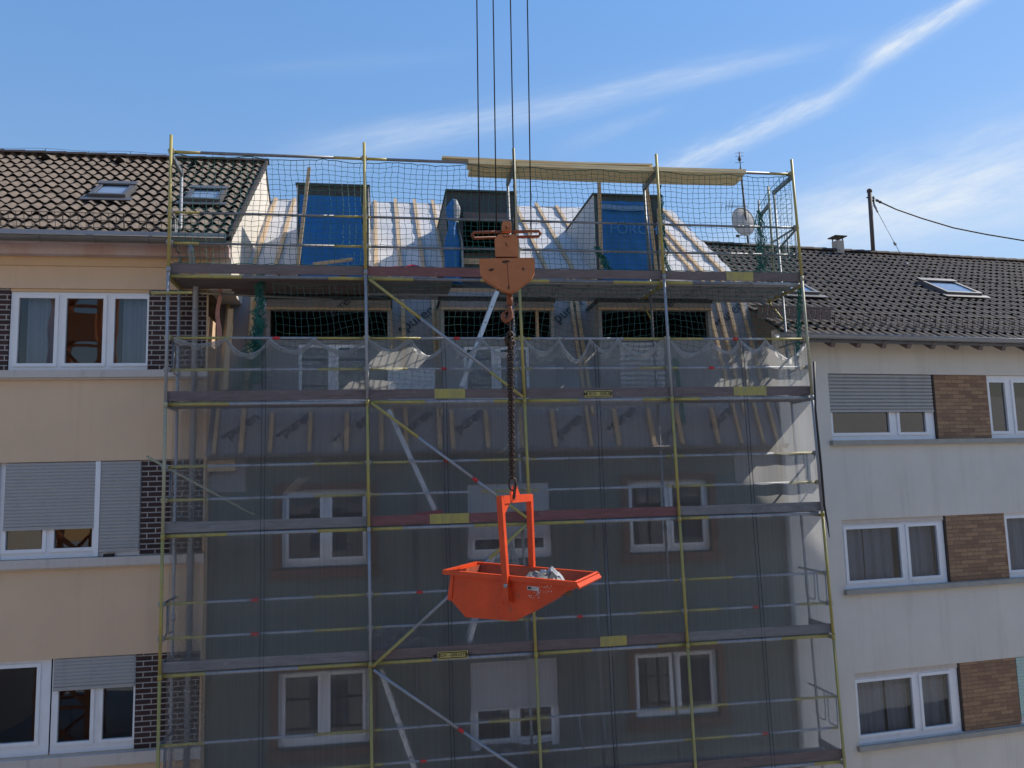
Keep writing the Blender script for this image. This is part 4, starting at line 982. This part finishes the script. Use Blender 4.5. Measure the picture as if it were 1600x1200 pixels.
# ------------------------------------------------------------------ planks on top
zpl = ZTOP-.02
def plank(x0, x1, y, ya, yb, th, lab, dz=0, m='woodx'):
    p = hit(x0, y, (0, 0, zpl), Vector((0, 0, 1))); 
    A = P(x0, y, ya).x; B = P(x1, y+ (x1-x0)*.034, ya).x
    mb = MB(); n = 12
    for k in range(n):
        xa, xb = A+(B-A)*k/n, A+(B-A)*(k+1)/n; sg = lambda t: -.02*math.sin(math.pi*t)
        za, zb2 = zpl+dz+sg(k/n), zpl+dz+sg((k+1)/n)
        mb.add([(xa, ya, za), (xb, ya, zb2), (xb, yb, zb2), (xa, yb, za), (xa, ya, za+th), (xb, ya, zb2+th), (xb, yb, zb2+th), (xa, yb, za+th)], [(0, 3, 2, 1), (4, 5, 6, 7), (0, 1, 5, 4), (2, 3, 7, 6)]+([(3, 0, 4, 7)] if k == 0 else [])+([(1, 2, 6, 5)] if k == n-1 else []))
    return mb.build('plank', M[m], None, lab, 'plank', 'timber planks lying across the scaffold top')
plank(732, 1166, 256, 13.14, 13.44, .075, 'front plank on the underside of the timber stack on top of the scaffold')
plank(734, 1158, 262, 13.46, 13.76, .075, 'back plank on the underside of the timber stack on top of the scaffold')
plank(691, 1020, 249, 13.13, 13.33, .03, 'thin upper plank of the timber stack, overhanging furthest to the left', .079)

# ------------------------------------------------------------------ loose things
def loose_batten(p, q, w, lab, m='wood'):
    mb = MB(); mb.bar(p, q, w, w*.7, (0, -1, .2)); return mb.build('loose_batten', M[m], None, lab, 'batten')
loose_batten(P(483, 262, 13.9), P(465, 415, 13.75), .055, 'tall loose batten leaning in front of the left blue tarp')
loose_batten(P(936, 285, 13.95), P(940, 420, 13.8), .06, 'upright batten standing at the left edge of the lettered tarp')
loose_batten(P(1010, 285, 13.95), P(1026, 425, 13.8), .055, 'upright batten at the right edge of the lettered tarp')
loose_batten(P(489, 413, 13.5), P(551, 405, 13.5), .05, 'short batten end poking up flat over the top toe board below the left tarp')
loose_batten(P(270, 821, 13.5), P(322, 817, 13.5), .05, 'short bright timber offcut on the third deck beside the brick band')
mb = MB(); mb.box((PX(270, 725, 14.02), 14.0, PZ(320, 737, 14.02)), (PX(368, 725, 14.02), 14.03, PZ(320, 712, 14.02))); mb.build('timber_board', M['wood'], None, 'short raw timber board flat on the wall under the eave by the cream house', 'board')
loose_batten(P(361, 483, 14.0), P(352, 610, 13.9), .085, 'rough tan plank standing upright beside the pink insulation strip')
loose_batten(P(398, 470, 14.0), P(386, 605, 13.9), .07, 'thin batten standing behind the bunched green net')
mb = MB(); mb.smooth = True
c = P(638, 424, 13.5)
mb.grid(lambda s, t: c+Vector((-.28+.56*s, -.1+.2*t, .07*math.sin(math.pi*s)*math.sin(math.pi*t)+.03*math.sin(9*s+4*t)+.03)), 16, 8)
mb.build('cloth', M['red'], None, 'crumpled red cloth on the top deck between the left and middle dormers', 'cloth')
mb = MB(); a = P(584, 1013, 13.5); b = P(663, 980, 13.5)
mb.poly([(a.x, 13.45, DZ[3]+.01), (b.x, 13.45, DZ[3]+.01), (b.x, 13.56, b.z), (a.x, 13.56, b.z)], (0, .015, 0)); mb.build('sheet', M['mottled'], None, 'speckled brown sheet standing on the fourth deck left of the ladder', 'sheet')
mb = MB(); mb.smooth = True; a = P(752, 1166, 13.6); b = P(862, 1166, 13.6)
mb.grid(lambda s, t: Vector((a.x+(b.x-a.x)*s, 13.6+.05*math.sin(9*s+3*t)+.03*math.sin(17*s*t), a.z-1.1+1.1*t+.03*math.sin(7*s))), 24, 10); mb.build('sheet', mat('mottled_dark', (.06, .065, .07), .6, 1.5, 14, .3, 30, contrast=2.5), None, 'dark crumpled plastic sheet with pale blotches below the half shuttered window', 'sheet')
mb = MB(); mb.smooth = False
for k in range(9):
    p = P(800, 846, 13.35); q_ = P(770+k*5.5, 886+k*.8, 13.4+.02*(k % 3)); mb.tube([p, p*.5+q_*.5+Vector((0, .03*(k % 2), 0)), q_], [.006, .012, .02], 4)
mb.build('rope_bundle', M['tarp_w'], None, 'fan of pale plastic strands hanging behind the skip handle', 'strands')
mb = MB()                                                          # hose along the right end pole
mb.tube([P(x, y, YO-.07) for x, y in ((1272, 565), (1274, 640), (1279, 690), (1283, 730), (1288, 790), (1293, 818), (1296, 840))], [.02, .02, .022, .022, .02, .016, .006], 8); mb.build('hose', M['hose'], None, 'black hose tied along the rightmost scaffold pole', 'hose')

# ------------------------------------------------------------------ nets
def knotted(mb, fn, nu, nv, r, n=3):
    g = [[fn(i/nu, j/nv) for i in range(nu+1)] for j in range(nv+1)]
    for j in range(nv+1): mb.tube(g[j], r*(1.8 if j in (0, nv) else 1), n, False)
    for i in range(nu+1): mb.tube([g[j][i] for j in range(nv+1)], r, n, False)
rn = random.Random(5); NZ = {}
def jit(i, j, s):
    k = (i, j, s)
    if k not in NZ: NZ[k] = rn.uniform(-1, 1)
    return NZ[k]
zb_, zt_ = DZ[0]+.18, ZTOP-.03
xa, xb = post_x(0, zt_)+.04, post_x(4, zt_)-.05
def upnet(s, t, nu=104, nv=20):
    i, j = round(s*nu), round(t*nv); X = xa+(xb-xa)*s; z = zb_+(zt_-zb_)*t
    sc = .05*abs(math.sin(s*math.pi*9))**.7*t**3*-1.0
    wv = .045*math.sin(X*2.2+z*1.1)+.03*math.sin(X*5.1-z*2.3)
    z += sc+.03*math.sin(X*1.7+z*2)*(1-t)*t*2+.012*jit(i, j, 0)
    X += .02*math.sin(z*4+X*1.3)+.012*jit(i, j, 1)
    sg = 1 if t > .05 else 0
    return Vector((X+.11*(z-zb_)/2*0, YO+.035+.02+wv*.4*(1-t), z))
mb = MB(); knotted(mb, upnet, 104, 20, .0042)
N_ = mb.build('safety_net', M['netg'], None, 'taut green safety net above the top deck against the sky', 'safety net', 'green safety nets')
# side return of the upper net at the right end
xr = post_x(4, DZ[0]+1)-.02
mb = MB()
def sdnet(s, t):
    Y = YO+.06+1.4*s; z = DZ[0]+.1+(1.95-.55*s)*t; i, j = round(s*14), round(t*20)
    return Vector((xr-.14*math.sin(math.pi*s)*(.4+.6*t)+.012*jit(i, j, 7)-.06*t, Y+.015*jit(i, j, 8), z))
knotted(mb, sdnet, 14, 20, .0034); mb.build('safety_net', M['netg'], None, 'green net closing the right end of the top deck beside the satellite dish', 'safety net', 'green safety nets')
# second net in front of the lower dormers
za, zb2 = DZ[1]+.1, DZ[0]-.12; xa2, xb2 = PX(425, 520, 13.22), PX(1252, 520, 13.22)
def lonet(s, t, nu=88, nv=18):
    i, j = round(s*nu), round(t*nv); X = xa2+(xb2-xa2)*s; z = za+(zb2-za)*t
    sag = -.22*math.sin(math.pi*t)*abs(math.sin(X*1.27))-.03*math.sin(X*4)*t
    return Vector((X+.06*math.sin(z*3+X)+.014*jit(i, j, 3), 13.24+.09*math.sin(math.pi*t)*(.6+.5*math.sin(X*1.9))+.03*math.sin(X*5+z*3), z+sag+.012*jit(i, j, 4)))
mb = MB(); knotted(mb, lonet, 88, 18, .0035); mb.build('safety_net', M['netd'], None, 'loosely sagging green net in front of the dark dormer openings', 'safety net', 'green safety nets')
def bunch(pts, n, r, spread, lab, seed):
    rd = random.Random(seed); mb = MB()
    for k in range(n):
        ph = rd.random()*6; sp = rd.uniform(.3, 1)
        mb.tube([Vector(p)+Vector((math.sin(ph+i*1.7)*spread*w*sp, math.cos(ph*2+i*1.3)*spread*w*.5*sp, rd.uniform(-.02, .02))) for i, (p, w) in enumerate(pts)], r, 3, False)
    mb.build('net_bunch', M['netg'], None, lab, 'net', 'gathered green netting')
def line(x0, y0, x1, y1, Y, n, w0=1, w1=1, wm_=None):
    a, b = P(x0, y0, Y), P(x1, y1, Y); return [(a+(b-a)*(i/(n-1)), (w0+(w1-w0)*i/(n-1))*(wm_[i % len(wm_)] if wm_ else 1)) for i in range(n)]
bunch(line(408, 428, 400, 600, 13.4, 18, .7, 1.6, [1, .7, 1.2, .9]), 26, .006, .13, 'thick dark green bunch of netting hanging under the left end of the top deck', 1)
bunch(line(405, 500, 375, 612, 13.5, 12, .7, 1.8), 22, .005, .16, 'lower spread tail of bunched green net behind the first scallop', 2)
bunch(line(1030, 290, 1043, 430, 13.2, 16, .7, 1.3, [1, .6, 1.3]), 16, .005, .07, 'green netting twisted down the fourth scaffold pole above the top deck', 3)
bunch(line(932, 386, 950, 420, 13.25, 8, .8, 1.3), 22, .005, .11, 'bright tangle of green net at the left edge of the lettered tarp', 4)
bunch(line(1250, 425, 1247, 560, 13.35, 14, .8, 1.1, [1, .7, 1.2]), 20, .005, .06, 'green netting gathered at the right end below the top deck', 5)
bunch(line(1187, 330, 1190, 425, 14.1, 12, .8, 1.5, [1, .8, 1.2]), 20, .005, .12, 'green netting wound round the posts in front of the right hand roof', 6)
bunch(line(1055, 560, 1068, 660, 13.25, 10, .8, .5), 16, .005, .08, 'green netting wisps beside the fourth pole below the second deck', 8)
# debris netting below the second guard rail
ties = [274, 354, 422, 489, 575, 640, 701, 753, 819, 874, 922, 965, 1035, 1046, 1111, 1156, 1196, 1259]
YN = YO+.042
zN = ZC+2.36
tx = [PX(x, 527, YN) for x in ties]
dips = [10, 27, 21, 20, 18, 27, 26, 25, 23, 35, 20, 25, 2, 27, 23, 19, 33]
def ztopnet(X):
    for k in range(len(tx)-1):
        if tx[k] <= X <= tx[k+1]:
            f = (X-tx[k])/(tx[k+1]-tx[k]); return zN-dips[k]*.0103*(1-abs(2*f-1)**1.75)*(1+.06*math.sin(f*7+k))
    return zN
seams = [PX(x, 620, YN) for x in (415, 697, 936, 1166)]
edges = [tx[0]-.02]+seams+[tx[-1]]
plabs = ['leftmost', 'second from the left', 'middle', 'second from the right', 'rightmost']
pwhere = ['over the end of the brick bands', 'left of the ladder', 'behind the chain and skip', 'between the skip and the fourth pole', 'in front of the right wall corner']
for k in range(5):
    a, b = edges[k], edges[k+1]-.004; w = b-a; rd = random.Random(30+k); ph = [rd.random()*6 for _ in range(6)]
    leanx = lambda X, z: .0165*(zN-z)*((X+3.2)/10.6)
    def yfold(X, z):
        near = math.exp(-(zN-z)/.9); f = .0
        for t_ in tx: f += math.exp(-((X-t_)/.10)**2)*.016
        return YN+.003*math.sin(X*2.1+ph[0])+.006*math.sin(X*6+z*.8+ph[1])*near+.002*math.sin(X*13+ph[2]+z*.5)+f*near*.6+.002*math.sin(z*1.7+ph[3])
    def fn(s, t):
        X = a+w*s; zt0 = ztopnet(X); tt = t**1.8; z = zt0*(1-tt)+.4*tt
        return Vector((X+leanx(X, z), yfold(X, z), z))
    mb = MB(); mb.smooth = True; nu = int(w/.045); mb.grid(fn, nu, 40)
    o = mb.build('debris_net', M['netw'], None, 'grey debris net strip, %s, %s' % (plabs[k], pwhere[k]), 'debris net', 'hanging debris net strips')
    mb = MB(); mb.smooth = True
    mb.grid(lambda s, t: fn(s, 0)+Vector((0, -.006-.006*math.sin(s*60), -.075*t*(1+.3*math.sin(s*31+k)))), nu*3, 2)
    mb.tube([fn(i/(nu*3), 0)+Vector((0, -.004, .002)) for i in range(nu*3+1)], .0055, 4); mb.build('hem', M['hem'], o)
    if k < 4:
        for dx in (.0, -.055):
            mb = MB(); mb.tube([Vector((b+dx+leanx(b, z)+.004*math.sin(z*2), yfold(b, z)-.008, z)) for z in [ztopnet(b+dx)-.01-(ztopnet(b)-1)*i/30 for i in range(31)]], .0055, 4); mb.build('seam', M['seam'], o)

# ------------------------------------------------------------------ hook block
HB = 9.05
def ah(x, y, d=HB): return at(x, y, d)
hr = RT.copy(); hr.z = 0; hr.normalize(); hf = Vector((-hr.y, hr.x, 0))     # across and away
HK = root('hook_block', ah(797, 500), 0, 'faded orange crane hook block hanging in front of the top deck', 'crane hook')
def plate(pts, d0, th, m, name, smooth=False):
    mb = MB(); mb.poly([ah(x, y, d0) for x, y in pts], hf*th); return mb.build(name, m, HK)
plate([(784, 349), (787, 345.5), (796, 345.5), (799.5, 349), (799.5, 361), (783.5, 361)], HB-.04, .08, M['orange'], 'head')
mb = MB(); c = ah(791.5, 366)
for s in (-1, 1):
    L_ = .355 if s > 0 else .36
    pa = c+hr*(s*.07); pb = c+hr*(s*L_)
    mb.tube([pa-hf*.05+Vector((0, 0, .012)), pb-hf*.05+Vector((0, 0, .012)), pb+hr*s*.02+Vector((0, 0, .0)), pb+hf*.05-Vector((0, 0, .02)), pa+hf*.05-Vector((0, 0, .02))], .017, 7)
mb.build('guide_arms', M['rustp'], HK)
plate([(772.5, 374), (779, 366), (804, 366), (810.5, 374), (810, 401), (774, 401)], HB-.10, .20, M['orange'], 'upper_plate')
plate([(775, 401.5), (809, 401.5), (808.5, 404), (775.5, 404)], HB-.07, .14, M['rust'], 'plate_gap')
plate([(748.5, 404), (834, 402.5), (836, 408), (835.5, 425), (831, 434), (805, 454), (796, 456.5), (786, 454), (757, 437), (750, 426)], HB-.13, .11, M['orange'], 'lower_plate')
plate([(751, 406), (833, 405), (833, 426), (829, 433), (796, 455), (758, 436), (752, 426)], HB+.02, .11, M['orange'], 'rear_plate')
def spot(pts):
    mb = MB(); mb.poly([ah(x, y, HB-.133) for x, y in pts], -hf*.002); mb.build('rust_mark', M['rust'], HK)
spot([(763, 422), (767, 420), (772, 419.5), (771, 422), (767, 424)]); spot([(815, 420), (817, 418), (819, 420), (819, 423), (817, 422)]); spot([(784, 409), (787, 407), (795, 407), (797, 408), (794, 409.5), (790, 411), (786, 411)]); spot([(793, 450), (795, 444), (796, 447), (795, 453)])
spot([(767, 421), (769, 420), (769, 422)])
mb = MB(); mb.poly([ah(x, y, HB-.103) for x, y in ((789, 378), (790.5, 379), (792, 383), (793.5, 386), (792, 385), (790, 382))], -hf*.002); mb.build('rust_mark', M['rust'], HK)
mb = MB(); mb.tube([ah(796, 456), ah(796, 461)], .024, 10); mb.tube([ah(796, 461), ah(796.5, 476)], .033, 12); mb.build('shank', M['orange_dk'], HK)
mb = MB(); hp = [(796, 476), (797, 483), (798, 489), (797.5, 495), (794.5, 500), (790, 501), (786.5, 497.5), (785.5, 493), (787, 488)]
mb.tube([ah(x, y) for x, y in hp], [.018, .024, .028, .032, .034, .034, .030, .024, .012], 10); mb.tube([ah(795, 481), ah(789, 489)], .01, 6); mb.build('hook', M['rustp'], HK)
mb = MB(); mb.tube([ah(792, 409, HB-.133), ah(795.5, 452, HB-.133)], .0035, 5); mb.build('weld_seam', M['orange_dk'], HK)
mb = MB()
for x, y in ((791.5, 354), (788, 369), (795, 369)): mb.tube([ah(x, y, HB-.10)-hf*.02, ah(x, y, HB-.10)+hf*.05], .013, 8)
mb.build('bolts', M['rustp'], HK)
# ropes
for i, (x0, x1, y1) in enumerate(((745, 749.5, 366), (770.5, 776, 372), (797.5, 804.5, 372), (824, 830, 367))):
    mb = MB(); p = ah(x1, y1, HB+(.05 if i in (0, 3) else -.02)); q_ = at(x0, 0, HB); d = (q_-p)
    mb.tube([p, p+d*5], .0068, 6)
    mb.build('hoist_rope', M['rope'], None, ('leftmost of the four thin steel hoist ropes above the hook block', 'second hoist rope from the left above the hook block', 'third hoist rope from the left above the hook block', 'rightmost of the four thin steel hoist ropes above the hook block')[i], 'rope', 'four steel hoist ropes')
# chain
def link(mb, c, ax, side, L, w, r):
    ax = Vector(ax).normalized(); side = (Vector(side)-ax*ax.dot(Vector(side))).normalized(); pts = []
    for k in range(12):
        a = 2*math.pi*k/12; pts.append(c+side*(w/2*math.cos(a))+ax*((L-w)/2*(1 if math.sin(a) > 1e-6 else (-1 if math.sin(a) < -1e-6 else 0))+w/2*math.sin(a)))
    mb.tube(pts, r, 6, closed=True)
CH = root('lifting_chain', ah(800, 752), 0, 'rusty dark double chain with ring hanging from the orange hook', 'chain')
mb = MB(); link(mb, ah(796.3, 500), (0, 0, 1), hr, .12, .075, .011); link(mb, ah(796.8, 513.5), (0, 0, 1), hf, .16, .06, .010); link(mb, ah(797, 526), (0, 0, 1), hr+hf*.4, .11, .07, .012)
for dx, dy in ((-3, 533), (3, 534), (4, 539), (-1, 530)): link(mb, ah(796.5+dx, dy), (dx*.06, 0, 1), hf*(1 if dx > 0 else .4)+hr*.6, .10, .06, .013)
mb.build('top_rings', M['rust'], CH)
for st in (-1, 1):
    mb = MB(); n = 46
    for k in range(n):
        t = (k+.5)/n; y = 541+(746-541)*t; x = 797.2+(800-797.2)*t+st*2.6*(1-.35*t)
        link(mb, ah(x, y), (0, 0, 1), (hr if (k+(st > 0)) % 2 else hf)+hr*.25*st, .047, .030, .0068)
    mb.build('chain_strand', M['rust'], CH)
# ------------------------------------------------------------------ skip
dA = 9.0
A0 = at(696, 892, dA)
la_ = (RT*math.cos(rad(20))-FW*math.sin(rad(20))); la_.z = 0; la_.normalize(); sb = Vector((-la_.y, la_.x, 0))     # long axis, short axis (away)
def onS(x, y, off=0): return hit(x, y, A0+sb*off, sb)
WD = .84
prof = [(704.5, 894), (698.6, 937), (706, 939), (727.5, 964.5), (805.6, 970.5), (899, 917), (905, 909)]
pf = [onS(x, y) for x, y in prof]
SK = root('skip', (pf[3]+pf[4])/2+sb*WD/2, 0, 'bright orange steel tipping skip hanging by its bail from the chain', 'skip')
cx = sum((p for p in pf), Vector())/len(pf)
mb = MB(); mb.cur = 0
n = len(pf); B_ = [p+sb*WD for p in pf]
mb.poly(pf); mb.poly(B_[::-1])
for i in range(n-1): mb.add([pf[i], pf[i+1], B_[i+1], B_[i]], [(0, 3, 2, 1)])
ins = [cx+(p-cx)*.985 for p in pf]; ins = [p+sb*.012 for p in ins]; ins[0] = pf[0]+la_*.012+sb*.012; ins[-1] = pf[-1]-la_*.012+sb*.012; BI = [p+sb*(WD-.024) for p in ins]
mb.cur = 1; mb.poly(ins[::-1]); mb.poly(BI)
for i in range(n-1): mb.add([ins[i], ins[i+1], BI[i+1], BI[i]], [(0, 1, 2, 3)])
mb.build('body', [M['skip'], M['skip_in']], SK)
rl = onS(697.5, 893.5); rrp = onS(903.5, 912.5)
mb = MB()
for p, q_ in ((rl-sb*.02, rrp-sb*.02), (rl+sb*(WD+.02), rrp+sb*(WD+.02))): mb.bar(p, q_, .055, .05)
mb.bar(rl-sb*.045, rl+sb*(WD+.045), .055, .05)
mb.build('rim', M['skip'], SK)
mb = MB(); l0 = rrp-la_*.02-sb*.05; mb.poly([l0+Vector((0, 0, .035)), l0+la_*.05+Vector((0, 0, -.03)), l0+la_*.038-Vector((0, 0, .05)), l0-Vector((0, 0, .0))], sb*(WD+.1)); mb.build('pouring_lip', M['skip'], SK)
mb = MB(); p = onS(704.5, 897, -.006); q_ = onS(699.5, 936, -.006); mb.poly([p, q_, q_+la_*.05, p+la_*.035], sb*-.008); mb.build('corner_plate', M['skip'], SK)
# bail
f0 = onS(781.5, 781, -.06); f1 = onS(792.5, 940, -.06); g1 = onS(832, 905, WD+.05); g0 = onS(827.5, 779, WD+.05)
g0.z = f0.z
for nm, p, q_ in (('bail_leg', f0, f1), ('bail_leg', g0, g1)):
    mb = MB(); mb.bar(p+Vector((0, 0, .035)), q_, .062, .075, sb); mb.build(nm, M['skip'], SK)
mb = MB(); mb.bar(f0+la_*.0+sb*.024, g0-sb*.024, .07, .085); mb.build('bail_crossbar', M['skip'], SK)
mid = f0*.56+g0*.44
mb = MB(); mb.poly([mid-sb*.16+Vector((0, 0, .04)), mid+sb*.16+Vector((0, 0, .04)), mid+sb*.05+Vector((0, 0, .15)), mid-sb*.05+Vector((0, 0, .15))], la_*.02); mb.poly([f0+sb*.03-Vector((0, 0, .04)), f0+sb*.25-Vector((0, 0, .04)), f0+sb*.03-Vector((0, 0, .19))], la_*.02); mb.build('lug', M['skip'], SK)
mb = MB(); c0 = ah(801, 754); link(mb, ah(801, 756.5), (0, 0, 1), hr, .135, .075, .011); link(mb, ah(804, 768), (.08, 0, 1), hf+hr*.3, .17, .06, .009); mb.build('shackle', M['rust'], SK)
mb = MB(); pv = onS(791, 915, -.075)
mb.bar(onS(789.5, 917, -.055), onS(783, 941, -.03), .045, .04, sb); mb.bar(onS(794, 918, -.035), onS(797.5, 942, -.03), .05, .05, sb); mb.build('pivot_bracket', M['skip'], SK)
mb = MB(); mb.tube([pv-sb*.03, pv+sb*.03], .022, 10); mb.build('pivot_pin', M['galv'], SK)
# worn decal
mb = MB(); dcl = lambda x, y: onS(x, y, -.003)
mb.poly([dcl(824, 915.5), dcl(842, 917), dcl(842, 923.5), dcl(824, 922)]); st = mb.build('sticker', M['sticker'], SK)
ux = (dcl(842, 917)-dcl(824, 915.5)).normalized()
mb = MB(); mb.poly([onS(824.3, 916, -.0045), onS(831.5, 916.6, -.0045), onS(831.5, 922.2, -.0045), onS(824.3, 921.6, -.0045)]); mb.build('sticker_field', M['ink'], st)
textmesh('lettering', 'CE', .055, onS(828, 919, -.006), ux, Vector((0, 0, 1)), M['sticker'], st, .001, bold=.001)
rd = random.Random(3); mb = MB()
for k in range(46):
    x = rd.uniform(826, 862); y = rd.uniform(914, 935)
    if y > 970-(x-805)*.56-8: continue
    r_ = rd.uniform(.3, 1.1); mb.poly([onS(x+r_*math.cos(a)*rd.uniform(.6, 1.5), y+r_*math.sin(a)*rd.uniform(.6, 1.2), -.002) for a in [0, 1.2, 2.4, 3.6, 4.9]])
mb.build('scuffs', M['sticker'], SK)
# load
c = onS(838, 893, .42)-Vector((0, 0, .10))
mb = MB(); rd = random.Random(9)
def crumple(cc, ax, ay, hgt, n, m_, seed):
    rr = random.Random(seed); mb.cur = m_; H = {}
    def fn(a, b):
        k = (round(a*n), round(b*n))
        if k not in H: H[k] = (rr.uniform(-1, 1), rr.uniform(-1, 1), rr.uniform(-1, 1))
        j_ = H[k]; e = math.sin(math.pi*a)**.6*math.sin(math.pi*b)**.6
        return cc+ax*(a-.5+.05*j_[0])+ay*(b-.5+.05*j_[1])+Vector((0, 0, hgt*e*(.75+.35*j_[2])-.05*(1-e)))
    mb.grid(fn, n, n)
crumple(c+la_*-.20-Vector((0, 0, .05)), la_*.55, sb*.40, .10, 9, 0, 1)
crumple(c+la_*.02, la_*.40, sb*.45, .13, 9, 0, 2)
crumple(c+la_*.16+sb*.02-Vector((0, 0, .03)), la_*.26, sb*.42, .13, 7, 1, 3)
crumple(c+la_*.10+sb*.16, la_*.34, sb*.22, .15, 8, 2, 4)
crumple(c+la_*-.42+sb*.1-Vector((0, 0, .1)), la_*.4, sb*.5, .09, 9, 0, 5)
mb.build('rubble_bag', [M['rubble'], M['bag'], M['tarp_w']], None, 'crumpled pale and black sacking heaped inside the orange skip', 'sack')
mb = MB(); mb.smooth = True; bl = cx+sb*WD/2; 
mb.grid(lambda s, t: onS(712, 905, .02+(WD-.04)*t)+(onS(893, 914, .02+(WD-.04)*t)-onS(712, 905, .02+(WD-.04)*t))*s+Vector((0, 0, -.06+.05*math.sin(9*s+5*t)*math.sin(4*t)-.14*(1-abs(2*s-1)))), 24, 8); mb.build('rubble', mat('rubble', (.16, .12, .10), .95, .6, 18, .6, 40), None, 'dusty brown rubble filling the bottom of the orange skip', 'rubble', kind=None)

# ------------------------------------------------------------------ across the street (seen in the window panes)
OH = root('apartment_house', (4, -.8, 0), 0, 'sunlit plastered house across the street, seen only mirrored in window panes', 'house')
TO = lambda u, v, z: Vector((u, -.8-v, z))
mb = MB(); ow = [(-5+i*2.6, -5+i*2.6+1.3, ZC-2.2+k*-2.9, ZC-.7+k*-2.9) for i in range(8) for k in range(3)]
ow = [h for h in ow if h[2] > .3]
pierced(mb, TO, -7, 17, 0, ZC+1.35, ow, 0, .2)
for x in (-7, 17): mb.add([TO(x, 0, 0), TO(x, 9, 0), TO(x, 9, ZC+1.35), TO(x, 0, ZC+1.35)], [(0, 1, 2, 3)])
mb.build('wall', M['opp'], OH)
mb = MB()
for h in ow: mb.box((h[0], .18, h[2]), (h[1], .22, h[3]), TO)
mb.build('windows', M['frame_dark'], OH)
mb = MB(); z0 = ZC+1.3; zz1 = ZC+3.9
mb.add([TO(-7.2, -.4, z0), TO(17.2, -.4, z0), TO(17.2, 5, zz1), TO(-7.2, 5, zz1), TO(17.2, 10, z0), TO(-7.2, 10, z0)], [(0, 1, 2, 3), (3, 2, 4, 5)])
for k in range(16):
    s = k/16; mb.bar(TO(-7.2, -.4+5.4*s, z0+(zz1-z0)*s+.03), TO(17.2, -.4+5.4*s, z0+(zz1-z0)*s+.03), .03, .05)
mb.build('roof', M['tile1'], OH)
for k_, (xa_, xb_) in enumerate(((17.2, 45), (-45, -14))):  # unseen rows added to block low sky light and darken the facades
    mb = MB(); mb.box((xa_, -11, 0), (xb_, -.82, ZC+1.4)); mb.poly([(xa_, -.5, ZC+1.3), (xb_, -.5, ZC+1.3), (xb_, -6, ZC+3.9), (xa_, -6, ZC+3.9)], (0, 0, .1)); mb.poly([(xa_, -11, ZC+1.3), (xb_, -11, ZC+1.3), (xb_, -6, ZC+3.9), (xa_, -6, ZC+3.9)], (0, 0, .1))
    mb.build('added_terrace', M['opp'], None, ('added unseen terrace across the street further along to the right, blocking low sky light', 'added unseen terrace across the street beyond the crane mast, blocking low sky light')[k_], 'house')
# tower crane mast mirrored in the cream house window
w_ = P(130, 515, YL); rv = (w_-CAM); rv = Vector((rv.x, -rv.y, rv.z)); cc = w_+rv*(18/abs(rv.y))
CR = root('tower_crane', (cc.x, cc.y, 0), 0, 'orange lattice crane mast across the street, mirrored in the top left window', 'crane')
mb = MB(); s = .8
H_ = ZC+16
for a, b in ((-s, -s), (s, -s), (-s, s), (s, s)): mb.bar((cc.x+a, cc.y+b, 0), (cc.x+a, cc.y+b, H_), .2, .2, (0, 1, 0))
z = 0
while z < H_-2:
    for a, b in (((-s, -s), (s, -s)), ((s, -s), (s, s)), ((s, s), (-s, s)), ((-s, s), (-s, -s))):
        mb.bar((cc.x+a[0], cc.y+a[1], z), (cc.x+b[0], cc.y+b[1], z+1.6), .12, .12); mb.bar((cc.x+a[0], cc.y+a[1], z+1.6), (cc.x+b[0], cc.y+b[1], z+1.6), .1, .1)
    z += 1.6
mb.build('mast', M['orange'], CR)
mb = MB(); mb.box((cc.x-.30, cc.y+s+.1, cc.z-.62), (cc.x+.75, cc.y+s+.4, cc.z+.45)); mb.build('switch_cabinet', M['orange'], CR)
mb = MB(); mb.box((cc.x-1.3, cc.y+s+.05, cc.z-2.1), (cc.x+1.3, cc.y+s+.3, cc.z-1.75)); mb.box((cc.x-1.3, cc.y+s+.05, cc.z-2.6), (cc.x+1.3, cc.y+s+.3, cc.z-2.35)); mb.build('platform', M['orange'], CR)
